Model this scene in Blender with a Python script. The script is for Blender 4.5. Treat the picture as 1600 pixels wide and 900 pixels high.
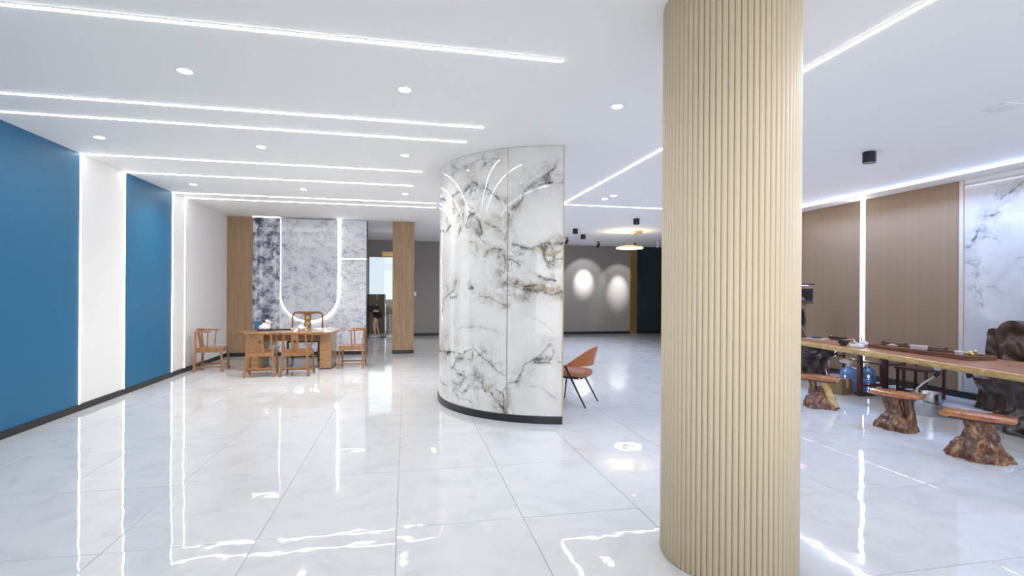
import bpy, math, random
import numpy as np
from math import sin, cos, pi, radians, atan2, hypot
from mathutils import Vector, Matrix, noise as mnoise

random.seed(7)
for o in list(bpy.data.objects):
    bpy.data.objects.remove(o)
scene = bpy.context.scene
COL = scene.collection

# ------------------------------------------------------------------ camera
YAW, ROLL, EYE = radians(11.7214), radians(0.3779), 1.63
fwd = Vector((sin(YAW), cos(YAW), 0)); r0 = Vector((cos(YAW), -sin(YAW), 0)); u0 = Vector((0, 0, 1))
rgt = cos(ROLL) * r0 + sin(ROLL) * u0
upv = -sin(ROLL) * r0 + cos(ROLL) * u0
cam_data = bpy.data.cameras.new('camera')
cam_data.sensor_width = 36; cam_data.lens = 36 * 800.77 / 1600
cam_data.shift_y = 5.42 / 1600
cam_data.clip_start = 0.05; cam_data.clip_end = 200
cam = bpy.data.objects.new('camera', cam_data); COL.objects.link(cam)
cam.matrix_world = Matrix(((rgt.x, upv.x, -fwd.x, 0), (rgt.y, upv.y, -fwd.y, 0), (rgt.z, upv.z, -fwd.z, EYE), (0, 0, 0, 1)))
scene.camera = cam

# ------------------------------------------------------------------ world, exposure
world = bpy.data.worlds.new('daylight'); scene.world = world; world.use_nodes = True
world.node_tree.nodes['Background'].inputs[0].default_value = (0.80, 0.90, 1.0, 1)
world.node_tree.nodes['Background'].inputs[1].default_value = 0.72
scene.view_settings.view_transform = 'Standard'; scene.view_settings.look = 'None'
scene.view_settings.exposure = 0.47; scene.view_settings.gamma = 1; scene.view_settings.use_curve_mapping = False

def lamp(kind, name, loc, energy, color=(1, 1, 1), rot=None, to=None, size=None, size_y=None, angle=None, blend=1.0, soft=0.05):
    d = bpy.data.lights.new(name, kind); d.energy = energy; d.color = color
    if kind == 'AREA':
        d.shape = 'RECTANGLE'; d.size = size; d.size_y = size_y or size
    if kind == 'SPOT':
        d.spot_size = radians(angle); d.spot_blend = blend; d.shadow_soft_size = soft
    if kind == 'POINT': d.shadow_soft_size = soft
    o = bpy.data.objects.new(name, d); COL.objects.link(o); o.location = loc
    if to is not None: o.rotation_euler = (Vector(to) - Vector(loc)).to_track_quat('-Z', 'Y').to_euler()
    elif rot: o.rotation_euler = rot
    return o

CEIL = 3.43
XL, XR = -4.25, 8.6
# unseen spots without fixtures, added as fill roughly along the downlight grid
for (x_, y_, w_) in ((-3.4, 4.68, 16), (-3.4, 2.4, 12), (-1.79, 2.4, 12), (-0.02, 2.4, 20), (-3.4, 0.1, 20), (-1.79, 0.1, 20), (-0.02, 0.1, 20)):
    lamp('SPOT', 'downlight_or_fill_beam', (x_, y_, CEIL - 0.03), w_, (1.0, 0.99, 0.98), rot=(0, 0, 0), angle=150, soft=0.06)
# light of the long strip above the tea table, and of the strip parallel to it
lamp('AREA', 'tea_strip_light', (8.08, 5.2, CEIL - 0.016), 125, (0.42, 0.60, 1.0), rot=(0, radians(25), 0), size=0.03, size_y=8.6)
lamp('AREA', 'middle_strip_light', (3.13, 5.0, CEIL - 0.016), 36, (0.66, 0.77, 1.0), rot=(0, 0, 0), size=0.03, size_y=9.8)
# daylight through the storefront behind the camera
lamp('AREA', 'storefront_daylight', (1.2, -3.9, 1.75), 115, (1.0, 0.955, 0.90), to=(1.2, 10, 1.9), size=9.8, size_y=3.0)

# ------------------------------------------------------------------ mesh helpers
class MB:
    def __init__(s): s.v = []; s.f = []
    def add(s, vs, fs):
        n = len(s.v); s.v += [tuple(p) for p in vs]; s.f += [tuple(i + n for i in f) for f in fs]; return s
    def box(s, x0, x1, y0, y1, z0, z1):
        return s.add([(x0, y0, z0), (x1, y0, z0), (x1, y1, z0), (x0, y1, z0), (x0, y0, z1), (x1, y0, z1), (x1, y1, z1), (x0, y1, z1)],
                     [(3, 2, 1, 0), (4, 5, 6, 7), (0, 1, 5, 4), (1, 2, 6, 5), (2, 3, 7, 6), (3, 0, 4, 7)])
    def bar(s, p, q, w, h, w2=None, h2=None, up=(0, 0, 1)):
        p = Vector(p); q = Vector(q); d = (q - p).normalized(); up = Vector(up)
        if abs(d.dot(up)) > 0.98: up = Vector((0, 1, 0))
        a = d.cross(up).normalized(); b = a.cross(d).normalized(); w2 = w if w2 is None else w2; h2 = h if h2 is None else h2
        vs = []
        for c, ww, hh in ((p, w, h), (q, w2, h2)):
            for sx, sy in ((-1, -1), (1, -1), (1, 1), (-1, 1)): vs.append(c + a * sx * ww / 2 + b * sy * hh / 2)
        return s.add(vs, [(3, 2, 1, 0), (4, 5, 6, 7), (0, 1, 5, 4), (1, 2, 6, 5), (2, 3, 7, 6), (3, 0, 4, 7)])
    def tube(s, pts, r, n=8):
        pts = [Vector(p) for p in pts]; m = len(pts); rs = r if isinstance(r, (list, tuple)) else [r] * m
        vs = []; ref = None
        for i, p in enumerate(pts):
            d = (pts[min(i + 1, m - 1)] - pts[max(i - 1, 0)]).normalized()
            if ref is None: ref = Vector((0, 0, 1)) if abs(d.z) < 0.9 else Vector((1, 0, 0))
            a = d.cross(ref).normalized(); b = a.cross(d).normalized(); ref = b
            for k in range(n):
                t = 2 * pi * k / n; vs.append(p + (a * cos(t) + b * sin(t)) * rs[i])
        fs = [(i * n + k, i * n + (k + 1) % n, (i + 1) * n + (k + 1) % n, (i + 1) * n + k) for i in range(m - 1) for k in range(n)]
        fs += [tuple(range(n))[::-1], tuple((m - 1) * n + k for k in range(n))]
        return s.add(vs, fs)
    def lathe(s, prof, c=(0, 0, 0), n=24, sx=1, sy=1):
        m = len(prof); vs = [(c[0] + r * cos(2 * pi * k / n) * sx, c[1] + r * sin(2 * pi * k / n) * sy, c[2] + z) for r, z in prof for k in range(n)]
        fs = [(i * n + k, i * n + (k + 1) % n, (i + 1) * n + (k + 1) % n, (i + 1) * n + k) for i in range(m - 1) for k in range(n)]
        fs += [tuple(range(n))[::-1], tuple((m - 1) * n + k for k in range(n))]
        return s.add(vs, fs)
    def cyl(s, c, r, h, n=24): return s.lathe([(r, 0), (r, h)], c, n)
    def prism(s, poly, z0, z1, inset=0.0):
        n = len(poly); cx = sum(p[0] for p in poly) / n; cy = sum(p[1] for p in poly) / n
        lo = [(cx + (x - cx) * (1 - inset), cy + (y - cy) * (1 - inset), z0) for x, y in poly]
        return s.add(lo + [(x, y, z1) for x, y in poly], [tuple(range(n))[::-1], tuple(range(n, 2 * n))] + [(k, (k + 1) % n, n + (k + 1) % n, n + k) for k in range(n)])
    def mesh(s, name, smooth=False):
        me = bpy.data.meshes.new(name); me.from_pydata(s.v, [], s.f); me.validate(); me.update()
        if smooth:
            me.polygons.foreach_set('use_smooth', [True] * len(me.polygons)); me.set_sharp_from_angle(angle=radians(40))
        return me
    def build(s, name, m, parent=None, smooth=False, bevel=0):
        return link(name, s.mesh(name, smooth), m, parent, bevel)

def link(name, me, m, parent=None, bevel=0):
    o = bpy.data.objects.new(name, me); COL.objects.link(o)
    if m is not None and not me.materials: me.materials.append(m)
    if parent is not None: o.parent = parent
    if bevel:
        b = o.modifiers.new('bevel', 'BEVEL'); b.width = bevel; b.segments = 2; b.limit_method = 'ANGLE'
    return o

def fix_normals(o):
    import bmesh
    bm = bmesh.new(); bm.from_mesh(o.data); bmesh.ops.recalc_face_normals(bm, faces=bm.faces); bm.to_mesh(o.data); bm.free()

def tag(o, label=None, cat=None, group=None, kind=None):
    for k, v in (('label', label), ('category', cat), ('group', group), ('kind', kind)):
        if v: o[k] = v
    return o

def thing(name, label, cat, loc=(0, 0, 0), rz=0, group=None):
    o = bpy.data.objects.new(name, None); COL.objects.link(o); o.location = loc; o.rotation_euler = (0, 0, rz)
    o.empty_display_size = 0.1
    return tag(o, label, cat, group)

def copy_tree(o, parent=None):
    c = o.copy(); COL.objects.link(c); c.parent = parent
    for ch in [x for x in ALL() if x.parent == o]: copy_tree(ch, c)
    return c
def ALL(): return list(COL.objects)

# ------------------------------------------------------------------ materials
def mat(name, color, rough=0.5, metal=0.0, ior=1.5, emit=None, estr=0, coat=0, trans=0, spec=None):
    m = bpy.data.materials.new(name); m.use_nodes = True; b = m.node_tree.nodes['Principled BSDF']
    b.inputs['Base Color'].default_value = (*color, 1); b.inputs['Roughness'].default_value = rough
    b.inputs['Metallic'].default_value = metal; b.inputs['IOR'].default_value = ior
    b.inputs['Coat Weight'].default_value = coat; b.inputs['Transmission Weight'].default_value = trans
    if spec is not None: b.inputs['Specular IOR Level'].default_value = spec
    if emit: b.inputs['Emission Color'].default_value = (*emit, 1); b.inputs['Emission Strength'].default_value = estr
    return m
def N(m, t, **kw):
    n = m.node_tree.nodes.new(t)
    for k, v in kw.items():
        if k.startswith('_'): setattr(n, k[1:], v)
        else: n.inputs[k.replace('_', ' ')].default_value = v
    return n
def L(m, a, b): m.node_tree.links.new(a, b)
def bsdf(m): return m.node_tree.nodes['Principled BSDF']
def ramp(m, stops):
    r = m.node_tree.nodes.new('ShaderNodeValToRGB'); el = r.color_ramp.elements
    while len(el) < len(stops): el.new(0.5)
    for e, (p, c) in zip(el, stops): e.position = p; e.color = (*c, 1)
    return r
def coords(m, scale, kind='Object'):
    tc = N(m, 'ShaderNodeTexCoord'); mp = N(m, 'ShaderNodeMapping'); mp.inputs['Scale'].default_value = scale
    L(m, tc.outputs[kind], mp.inputs['Vector']); return mp.outputs['Vector']
def bump(m, h, strength, dist):
    b = N(m, 'ShaderNodeBump', Strength=strength, Distance=dist); L(m, h, b.inputs['Height']); L(m, b.outputs['Normal'], bsdf(m).inputs['Normal'])
def wood(name, c1, c2, scale=(1, 14, 14), rough=0.35, coat=0.2, detail=6, dist=1.2, c3=None):
    m = mat(name, c1, rough, coat=coat); v = coords(m, scale)
    n = N(m, 'ShaderNodeTexNoise', Scale=2.2, Detail=detail, Roughness=0.62, Distortion=dist); L(m, v, n.inputs['Vector'])
    st = [(0.32, c1), (0.68, c2)] if c3 is None else [(0.3, c1), (0.5, c2), (0.68, c3)]
    r = ramp(m, st); L(m, n.outputs['Fac'], r.inputs['Fac']); L(m, r.outputs['Color'], bsdf(m).inputs['Base Color'])
    bump(m, n.outputs['Fac'], 0.25, 0.004); return m

m_ceil = mat('ceiling_paint', (0.93, 0.92, 0.905), 0.75)
m_white = mat('white_wall_paint', (0.86, 0.855, 0.845), 0.55)
m_trimwhite = mat('white_trim', (0.85, 0.85, 0.85), 0.4)
m_blue = mat('teal_blue_panel', (0.014, 0.145, 0.29), 0.5)
m_black = mat('black_plinth', (0.018, 0.019, 0.022), 0.35)
m_blackm = mat('black_metal', (0.02, 0.021, 0.026), 0.4, 0.3)
m_gold = mat('brushed_gold', (0.72, 0.5, 0.2), 0.28, 1.0)
m_taupe = mat('taupe_wall_paint', (0.315, 0.288, 0.26), 0.6)
m_led = mat('led_diffuser', (1, 1, 1), 0.5, emit=(1.0, 0.985, 0.975), estr=14)
m_ledw = mat('led_diffuser_soft', (1, 1, 1), 0.5, emit=(1.0, 0.97, 0.92), estr=4)
m_ledu = mat('led_arch_line', (1, 1, 1), 0.5, emit=(1, 0.99, 0.97), estr=8)
m_down = mat('downlight_lens', (1, 1, 1), 0.5, emit=(0.93, 0.97, 1.0), estr=9)
m_grout = mat('grout', (0.33, 0.34, 0.36), 0.7)
m_chrome = mat('steel', (0.55, 0.56, 0.58), 0.2, 1.0)
m_porcelain = mat('white_porcelain', (0.82, 0.82, 0.8), 0.15, coat=0.5)
m_glass = mat('clear_glass', (0.95, 0.98, 0.98), 0.0, ior=1.45, trans=1.0)
m_darkglass = mat('dark_tinted_glass', (0.022, 0.040, 0.045), 0.06, spec=0.6)
m_darkglassg = mat('green_tinted_glass', (0.01, 0.05, 0.04), 0.1)

# polished floor tile
m_tile = mat('polished_white_tile', (0.72, 0.73, 0.75), 0.025, ior=1.56)
v = coords(m_tile, (1, 1, 1), 'Object')
oi = N(m_tile, 'ShaderNodeObjectInfo'); cmb = N(m_tile, 'ShaderNodeVectorMath', _operation='ADD'); mul = N(m_tile, 'ShaderNodeMath', _operation='MULTIPLY'); mul.inputs[1].default_value = 40
L(m_tile, oi.outputs['Random'], mul.inputs[0]); L(m_tile, v, cmb.inputs[0]); L(m_tile, mul.outputs[0], cmb.inputs[1])
n1 = N(m_tile, 'ShaderNodeTexNoise', Scale=1.6, Detail=8, Roughness=0.62, Distortion=2.2); L(m_tile, cmb.outputs[0], n1.inputs['Vector'])
r1 = ramp(m_tile, [(0.36, (0.60, 0.61, 0.625)), (0.5, (0.655, 0.66, 0.67)), (0.66, (0.675, 0.68, 0.685))]); L(m_tile, n1.outputs['Fac'], r1.inputs['Fac']); L(m_tile, r1.outputs['Color'], bsdf(m_tile).inputs['Base Color'])
n2 = N(m_tile, 'ShaderNodeTexNoise', Scale=5.0, Detail=1.5, Roughness=0.5); L(m_tile, cmb.outputs[0], n2.inputs['Vector'])
bump(m_tile, n2.outputs['Fac'], 0.17, 0.006)

def marble_attr(name, base, base2, dark, gold, rough=0.04):
    m = mat(name, base, rough, ior=1.55)
    at = N(m, 'ShaderNodeAttribute', _attribute_name='vein'); sp = N(m, 'ShaderNodeSeparateColor'); L(m, at.outputs['Color'], sp.inputs[0])
    v = coords(m, (1, 1, 1)); cl = N(m, 'ShaderNodeTexNoise', Scale=1.1, Detail=7, Roughness=0.6, Distortion=1.5); L(m, v, cl.inputs['Vector'])
    rb = ramp(m, [(0.35, base2), (0.55, base)]); L(m, cl.outputs['Fac'], rb.inputs['Fac'])
    fn = N(m, 'ShaderNodeTexNoise', Scale=22, Detail=6, Roughness=0.7, Distortion=1.0); L(m, v, fn.inputs['Vector'])
    mr = N(m, 'ShaderNodeMapRange'); mr.inputs['From Min'].default_value = 0.3; mr.inputs['From Max'].default_value = 0.62; mr.inputs['To Min'].default_value = 0.35; mr.inputs['To Max'].default_value = 1.15
    L(m, fn.outputs['Fac'], mr.inputs['Value'])
    def mixc(fac, a, colr):
        mm = N(m, 'ShaderNodeMath', _operation='MULTIPLY', _use_clamp=True); L(m, fac, mm.inputs[0]); L(m, mr.outputs[0], mm.inputs[1])
        mx = N(m, 'ShaderNodeMix', _data_type='RGBA'); L(m, mm.outputs[0], mx.inputs[0]); L(m, a, mx.inputs[6]); mx.inputs[7].default_value = (*colr, 1); return mx.outputs[2]
    c = mixc(sp.outputs[1], rb.outputs['Color'], gold); c = mixc(sp.outputs[0], c, dark)
    L(m, c, bsdf(m).inputs['Base Color']); return m
m_arc = marble_attr('white_marble_with_dark_veins', (0.83, 0.81, 0.78), (0.75, 0.735, 0.72), (0.055, 0.052, 0.042), (0.36, 0.27, 0.13))
m_rmar = marble_attr('pale_grey_marble', (0.66, 0.66, 0.67), (0.58, 0.58, 0.60), (0.07, 0.075, 0.09), (0.3, 0.3, 0.3), 0.08)

def grey_marble(name, stops, scale, seed, dist=1.0):
    m = mat(name, (0.6, 0.6, 0.65), 0.05, ior=1.55); tc = N(m, 'ShaderNodeTexCoord'); mp = N(m, 'ShaderNodeMapping'); mp.inputs['Location'].default_value = (seed, seed * 2, seed); L(m, tc.outputs['Object'], mp.inputs['Vector'])
    a = N(m, 'ShaderNodeTexNoise', Scale=scale, Detail=9, Roughness=0.72, Distortion=dist); L(m, mp.outputs['Vector'], a.inputs['Vector'])
    r = ramp(m, stops); L(m, a.outputs['Fac'], r.inputs['Fac'])
    w = N(m, 'ShaderNodeTexNoise', Scale=1.1, Detail=5, Roughness=0.6, Distortion=1.2); L(m, mp.outputs['Vector'], w.inputs['Vector'])
    sb = N(m, 'ShaderNodeMath', _operation='SUBTRACT'); sb.inputs[1].default_value = 0.5; L(m, w.outputs['Fac'], sb.inputs[0])
    ab = N(m, 'ShaderNodeMath', _operation='ABSOLUTE'); L(m, sb.outputs[0], ab.inputs[0])
    r2 = ramp(m, [(0.0, (0.22, 0.23, 0.28)), (0.012, (1, 1, 1))]); L(m, ab.outputs[0], r2.inputs['Fac'])
    mx = N(m, 'ShaderNodeMix', _data_type='RGBA', _blend_type='MULTIPLY'); mx.inputs[0].default_value = 0.55; L(m, r.outputs['Color'], mx.inputs[6]); L(m, r2.outputs['Color'], mx.inputs[7])
    L(m, mx.outputs[2], bsdf(m).inputs['Base Color']); return m
m_bm_dark = grey_marble('blotched_blue_grey_marble', [(0.38, (0.05, 0.06, 0.10)), (0.45, (0.22, 0.23, 0.31)), (0.53, (0.55, 0.56, 0.63)), (0.66, (0.80, 0.80, 0.84))], 5.5, 3.1, 0.25)
m_bm_lite = grey_marble('pale_blue_grey_marble', [(0.31, (0.25, 0.26, 0.34)), (0.40, (0.60, 0.61, 0.67)), (0.5, (0.78, 0.78, 0.82)), (0.7, (0.86, 0.86, 0.88))], 6.5, 8.3, 0.3)
m_bm_mid = grey_marble('cloudy_grey_marble', [(0.31, (0.22, 0.23, 0.31)), (0.39, (0.55, 0.56, 0.62)), (0.48, (0.74, 0.75, 0.79)), (0.7, (0.85, 0.85, 0.88))], 4.2, 5.7, 0.3)

m_oak = wood('oak_veneer', (0.29, 0.175, 0.09), (0.43, 0.285, 0.16), (9, 9, 0.55), 0.45, 0.0, 5, 0.6)
m_chair = wood('honey_brown_wood', (0.24, 0.098, 0.03), (0.42, 0.20, 0.075), (12, 12, 1.5), 0.3, 0.3)
m_chairdk = wood('dark_red_wood', (0.055, 0.022, 0.016), (0.12, 0.045, 0.026), (10, 10, 1.5), 0.3, 0.3)
m_table = wood('light_brown_table_wood', (0.27, 0.13, 0.05), (0.45, 0.26, 0.11), (1.2, 10, 10), 0.3, 0.3)
m_slab = wood('reddish_brown_slab', (0.24, 0.085, 0.04), (0.46, 0.20, 0.10), (7, 0.7, 7), 0.32, 0.15, 8, 1.8)
m_sap = wood('golden_sapwood_edge', (0.45, 0.24, 0.06), (0.80, 0.58, 0.24), (5, 2, 12), 0.4, 0.1, 7, 1.5)
m_tray = wood('dark_walnut_tray', (0.09, 0.03, 0.016), (0.22, 0.085, 0.04), (8, 1, 8), 0.25, 0.4)
m_seat = wood('orange_brown_seat_slab', (0.20, 0.045, 0.015), (0.66, 0.25, 0.07), (3, 9, 9), 0.2, 0.6, 7, 1.5)
def root_mat(name, c1, c2, c3, sc=6):
    m = wood(name, c1, c2, (sc, sc, sc * 0.55), 0.3, 0.4, 8, 1.1, c3); return m
m_root = root_mat('gnarled_root', (0.025, 0.010, 0.008), (0.13, 0.045, 0.022), (0.42, 0.22, 0.07), 5)
m_root2 = root_mat('gnarled_root_purple', (0.04, 0.015, 0.015), (0.16, 0.06, 0.045), (0.42, 0.22, 0.08), 4)
m_rootdk = root_mat('dark_root', (0.010, 0.007, 0.009), (0.032, 0.018, 0.020), (0.10, 0.052, 0.036), 3)
m_leather = mat('tan_leather', (0.40, 0.125, 0.038), 0.42)
m_leather_in = mat('tan_leather_seat', (0.36, 0.135, 0.06), 0.45)

# reeded brown panel
m_brown = mat('brown_reeded_panel', (0.36, 0.26, 0.185), 0.6)
v = coords(m_brown, (1, 42, 0.02)); nn = N(m_brown, 'ShaderNodeTexNoise', Scale=1.0, Detail=2); L(m_brown, v, nn.inputs['Vector'])
rr = ramp(m_brown, [(0.35, (0.30, 0.205, 0.132)), (0.65, (0.335, 0.23, 0.15))]); L(m_brown, nn.outputs['Fac'], rr.inputs['Fac']); L(m_brown, rr.outputs['Color'], bsdf(m_brown).inputs['Base Color'])
# cream fluted column
m_cream = mat('cream_fluted_board', (0.76, 0.66, 0.47), 0.5)
v = coords(m_cream, (30, 30, 0.35)); nn = N(m_cream, 'ShaderNodeTexNoise', Scale=1.0, Detail=3); L(m_cream, v, nn.inputs['Vector'])
rr = ramp(m_cream, [(0.35, (0.76, 0.62, 0.43)), (0.65, (0.85, 0.71, 0.51))]); L(m_cream, nn.outputs['Fac'], rr.inputs['Fac']); L(m_cream, rr.outputs['Color'], bsdf(m_cream).inputs['Base Color'])
m_creamd = mat('cream_groove', (0.66, 0.56, 0.41), 0.7)

# ------------------------------------------------------------------ numpy noise for veins
rng = np.random.RandomState(11)
def vnoise(x, y, freq, seed):
    g = np.random.RandomState(seed).rand(64, 64) * 2 - 1
    X = x * freq; Y = y * freq; xi = np.floor(X).astype(int); yi = np.floor(Y).astype(int); fx = X - xi; fy = Y - yi
    fx = fx * fx * (3 - 2 * fx); fy = fy * fy * (3 - 2 * fy)
    a = g[xi % 64, yi % 64]; b = g[(xi + 1) % 64, yi % 64]; c = g[xi % 64, (yi + 1) % 64]; d = g[(xi + 1) % 64, (yi + 1) % 64]
    return (a * (1 - fx) + b * fx) * (1 - fy) + (c * (1 - fx) + d * fx) * fy
def fbm(x, y, freq, seed, octv=4):
    s = 0; a = 1.0
    for o in range(octv): s = s + a * vnoise(x, y, freq, seed + o); a *= 0.5; freq *= 2.03
    return s
def vein_field(S, Z, veins, warp=0.02):
    sx = S + warp * fbm(S, Z, 7, 21); zx = Z + warp * fbm(S, Z, 7, 31)
    grey = np.zeros_like(S); gold = np.zeros_like(S)
    mod = 0.75 + 0.45 * fbm(S, Z, 9, 41)
    for w, dk, kind, pts in veins:
        dm = np.full(S.shape, 1e9)
        for (x0, y0), (x1, y1) in zip(pts[:-1], pts[1:]):
            dx, dy = x1 - x0, y1 - y0; l2 = dx * dx + dy * dy + 1e-12
            t = np.clip(((sx - x0) * dx + (zx - y0) * dy) / l2, 0, 1)
            dm = np.minimum(dm, (sx - x0 - t * dx) ** 2 + (zx - y0 - t * dy) ** 2)
        d = np.sqrt(dm); ww = w * np.clip(0.95 + 0.9 * fbm(S, Z, 6, 51), 0.4, 2.4)
        val = min(1.0, dk * 1.45) * np.exp(-(d / (ww * 1.35)) ** 2 * 1.1) + 0.38 * dk * np.exp(-(d / (ww * 4.0 + 0.03)) ** 2) * np.clip(0.8 + 1.3 * fbm(S, Z, 16, 61), 0, 2.4)
        if kind == 0: grey = np.maximum(grey, val * mod)
        else: gold = np.maximum(gold, val * mod * 1.1)
    near = np.zeros_like(S)
    for w, dk, kind, pts in veins:
        if dk < 0.35: continue
        for (x0, y0), (x1, y1) in zip(pts[:-1], pts[1:]):
            cxm, cym, hl = (x0 + x1) / 2, (y0 + y1) / 2, hypot(x1 - x0, y1 - y0) / 2 + 0.07
            near = np.maximum(near, np.exp(-(((sx - cxm) ** 2 + (zx - cym) ** 2) / hl ** 2)))
    fine = np.exp(-(np.abs(fbm(S + 3, Z, 6.5, 91)) / 0.07) ** 2) * 0.55 + np.clip(fbm(S, Z + 5, 8, 101) - 0.15, 0, 1) * 0.45
    grey = np.maximum(grey, fine * near * np.clip(0.6 + fbm(S, Z, 3.3, 111), 0, 1) * 1.15)
    gold = np.maximum(gold, near * np.clip(fbm(S + 9, Z, 4.1, 121) - 0.1, 0, 1) * 0.45)
    net = np.exp(-(np.abs(fbm(S, Z, 2.2, 71)) / 0.02) ** 2) * 0.10
    grey = np.maximum(grey, net * np.clip(fbm(S, Z, 1.3, 81) + 0.3, 0, 1))
    return np.clip(grey, 0, 1), np.clip(gold, 0, 1)
def grid_slab(name, nu, nv, posf, thick, nrm, grey, gold, m, parent):
    """a slab with a dense front face (vein data on its vertices), sides and a back"""
    P = posf; n0 = nu * nv
    front = P.reshape(-1, 3); idx = np.arange(n0).reshape(nu, nv)
    f = np.stack([idx[:-1, :-1], idx[1:, :-1], idx[1:, 1:], idx[:-1, 1:]], -1).reshape(-1, 4)
    back = (P - nrm * thick)
    ring = [(i, 0) for i in range(nu)] + [(nu - 1, j) for j in range(1, nv)] + [(i, nv - 1) for i in range(nu - 2, -1, -1)] + [(0, j) for j in range(nv - 2, 0, -1)]
    rb = np.array([back[i, j] for i, j in ring]); vs = np.vstack([front, rb])
    faces = [tuple(q) for q in f.tolist()]
    k = len(ring)
    for a in range(k):
        b = (a + 1) % k; faces.append((int(idx[ring[b]]), int(idx[ring[a]]), n0 + a, n0 + b))
    # back strips between bottom and top rows of the ring
    bi = {r: n0 + q for q, r in enumerate(ring)}
    for i in range(nu - 1): faces.append((bi[(i, nv - 1)], bi[(i + 1, nv - 1)], bi[(i + 1, 0)], bi[(i, 0)]))
    me = bpy.data.meshes.new(name); me.from_pydata(vs.tolist(), [], faces)
    ca = me.color_attributes.new('vein', 'FLOAT_COLOR', 'POINT')
    dat = np.zeros((len(vs), 4), dtype=np.float32); dat[:n0, 0] = grey.reshape(-1); dat[:n0, 1] = gold.reshape(-1); dat[:, 3] = 1
    ca.data.foreach_set('color', dat.reshape(-1)); me.update()
    me.polygons.foreach_set('use_smooth', [i < len(f) for i in range(len(me.polygons))])
    return link(name, me, m, parent)

# ================================================================== SETTING
YB, YF = 13.6, 18.85            # back partition, far wall
floor = MB().box(-4.5, 12.2, -4.2, 20.0, -0.12, -0.003).build('floor', m_grout); tag(floor, kind='structure')
TX, TY, GAP = 0.889, 1.127, 0.0045
tile_cache = {}
def tile(x0, x1, y0, y1):
    w, h = round(x1 - x0, 4), round(y1 - y0, 4)
    if (w, h) not in tile_cache:
        b = MB(); e = 0.0012; t = -0.0
        a, c = w / 2 - GAP / 2, h / 2 - GAP / 2
        vs = []
        for (aa, cc, z) in ((a, c, -0.02), (a, c, t - e), (a - e, c - e, t)):
            vs += [(-aa, -cc, z), (aa, -cc, z), (aa, cc, z), (-aa, cc, z)]
        fs = [(8, 9, 10, 11)] + [(k + r, (k + 1) % 4 + r, (k + 1) % 4 + r + 4, k + r + 4) for r in (0, 4) for k in range(4)]
        me = MB().add(vs, fs).mesh('tile'); me.materials.append(m_tile); tile_cache[(w, h)] = me
    o = bpy.data.objects.new('tile', tile_cache[(w, h)]); COL.objects.link(o); o.parent = floor
    o.location = ((x0 + x1) / 2, (y0 + y1) / 2, 0)
    o.rotation_euler = (radians(random.gauss(0, 0.055)), radians(random.gauss(0, 0.055)), 0)
for j in range(-3, 14):
    y0 = 3.6 + TY * j; y1 = min(y0 + TY, YF)
    if y1 - y0 < 0.1: continue
    for i in range(-5, 13):
        x0 = -0.05 + TX * i; x1 = x0 + TX
        xr = XR if y0 < 13.0 else 10.7
        x0c, x1c = max(x0, XL), min(x1, xr)
        if x1c - x0c < 0.05 or (y0 > 13.2 and x1 < -2.0): continue
        if y0 < 1.0 and x1 < -2.6: continue
        tile(x0c, x1c, y0, y1)
tag(MB().box(-4.4, 12.2, -4.2, -4.2 + 4.0, -0.003, -0.001).build('threshold_floor', m_tile), kind='structure').name = 'floor_front'

ceiling = MB().box(-4.5, 12.2, -4.2, 20.0, CEIL, CEIL + 0.2).build('ceiling', m_ceil); tag(ceiling, kind='structure')

def structure(name, m, *boxes, bevel=0):
    b = MB()
    for bx in boxes: b.box(*bx)
    return tag(b.build(name, m, bevel=bevel), kind='structure')

# left wall with its boards
wl = structure('wall_left', m_white, (XL - 0.2, XL - 0.02, -4.2, YB, -0.1, CEIL))
for y0, y1, m, lb in ((-4.0, 7.83, m_blue, 'teal blue board'), (7.87, 8.93, m_white, None), (8.97, 10.58, m_blue, 'teal blue board'), (10.62, 11.13, m_white, None), (11.17, YB, m_white, None)):
    p = MB().box(XL - 0.02, XL, y0, y1, 0.09, CEIL).build('panel', m, wl)
    if lb: p['label'] = lb
structure('baseboard_left', m_black, (XL - 0.02, XL + 0.012, -4.0, YB, -0.002, 0.09))
m_ledwall = mat('led_wall_diffuser', (1, 1, 1), 0.5, emit=(1.0, 0.985, 0.975), estr=6)
def vstrip_left(y, label, m=m_ledwall):
    t = thing('light_strip', label, 'light', (XL, y, 0.09), 0, 'vertical light strips in the left wall')
    MB().box(-0.018, 0.004, -0.02, 0.02, 0, CEIL - 0.09).build('channel', m_trimwhite, t)
    MB().box(0.004, 0.008, -0.013, 0.013, 0.0, CEIL - 0.09).build('diffuser', m, t)
vstrip_left(7.85, 'vertical light strip between the large blue board and the wide white board')
vstrip_left(8.95, 'vertical light strip between the wide white board and the second blue board')
vstrip_left(10.6, 'vertical light strip at the far edge of the second blue board')
vstrip_left(11.15, 'vertical light strip between two white boards, nearest the corner chair')

# storefront behind the camera
structure('wall_front', m_white, (-4.4, 12.2, -4.4, -4.2, 3.0, CEIL), (-4.4, -3.8, -4.4, -4.2, -0.1, 3.0), (8.0, 12.2, -4.4, -4.2, -0.1, 3.0))

# back partition (oak, marble)
wb = structure('wall_back', m_trimwhite, (XL, -0.99, YB + 0.02, YB + 0.2, -0.002, CEIL - 0.02), (XL, -0.99, YB + 0.02, YB + 0.2, CEIL - 0.03, CEIL))
tag(MB().box(XL, -3.68, YB - 0.02, YB + 0.02, 0.09, 3.41).build('panel', m_oak, wb), 'oak veneer board')
tag(MB().box(-3.675, -3.055, YB - 0.02, YB + 0.02, 0.09, 3.41).build('panel', m_bm_dark, wb), 'marble slab with dark blotches')
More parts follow.
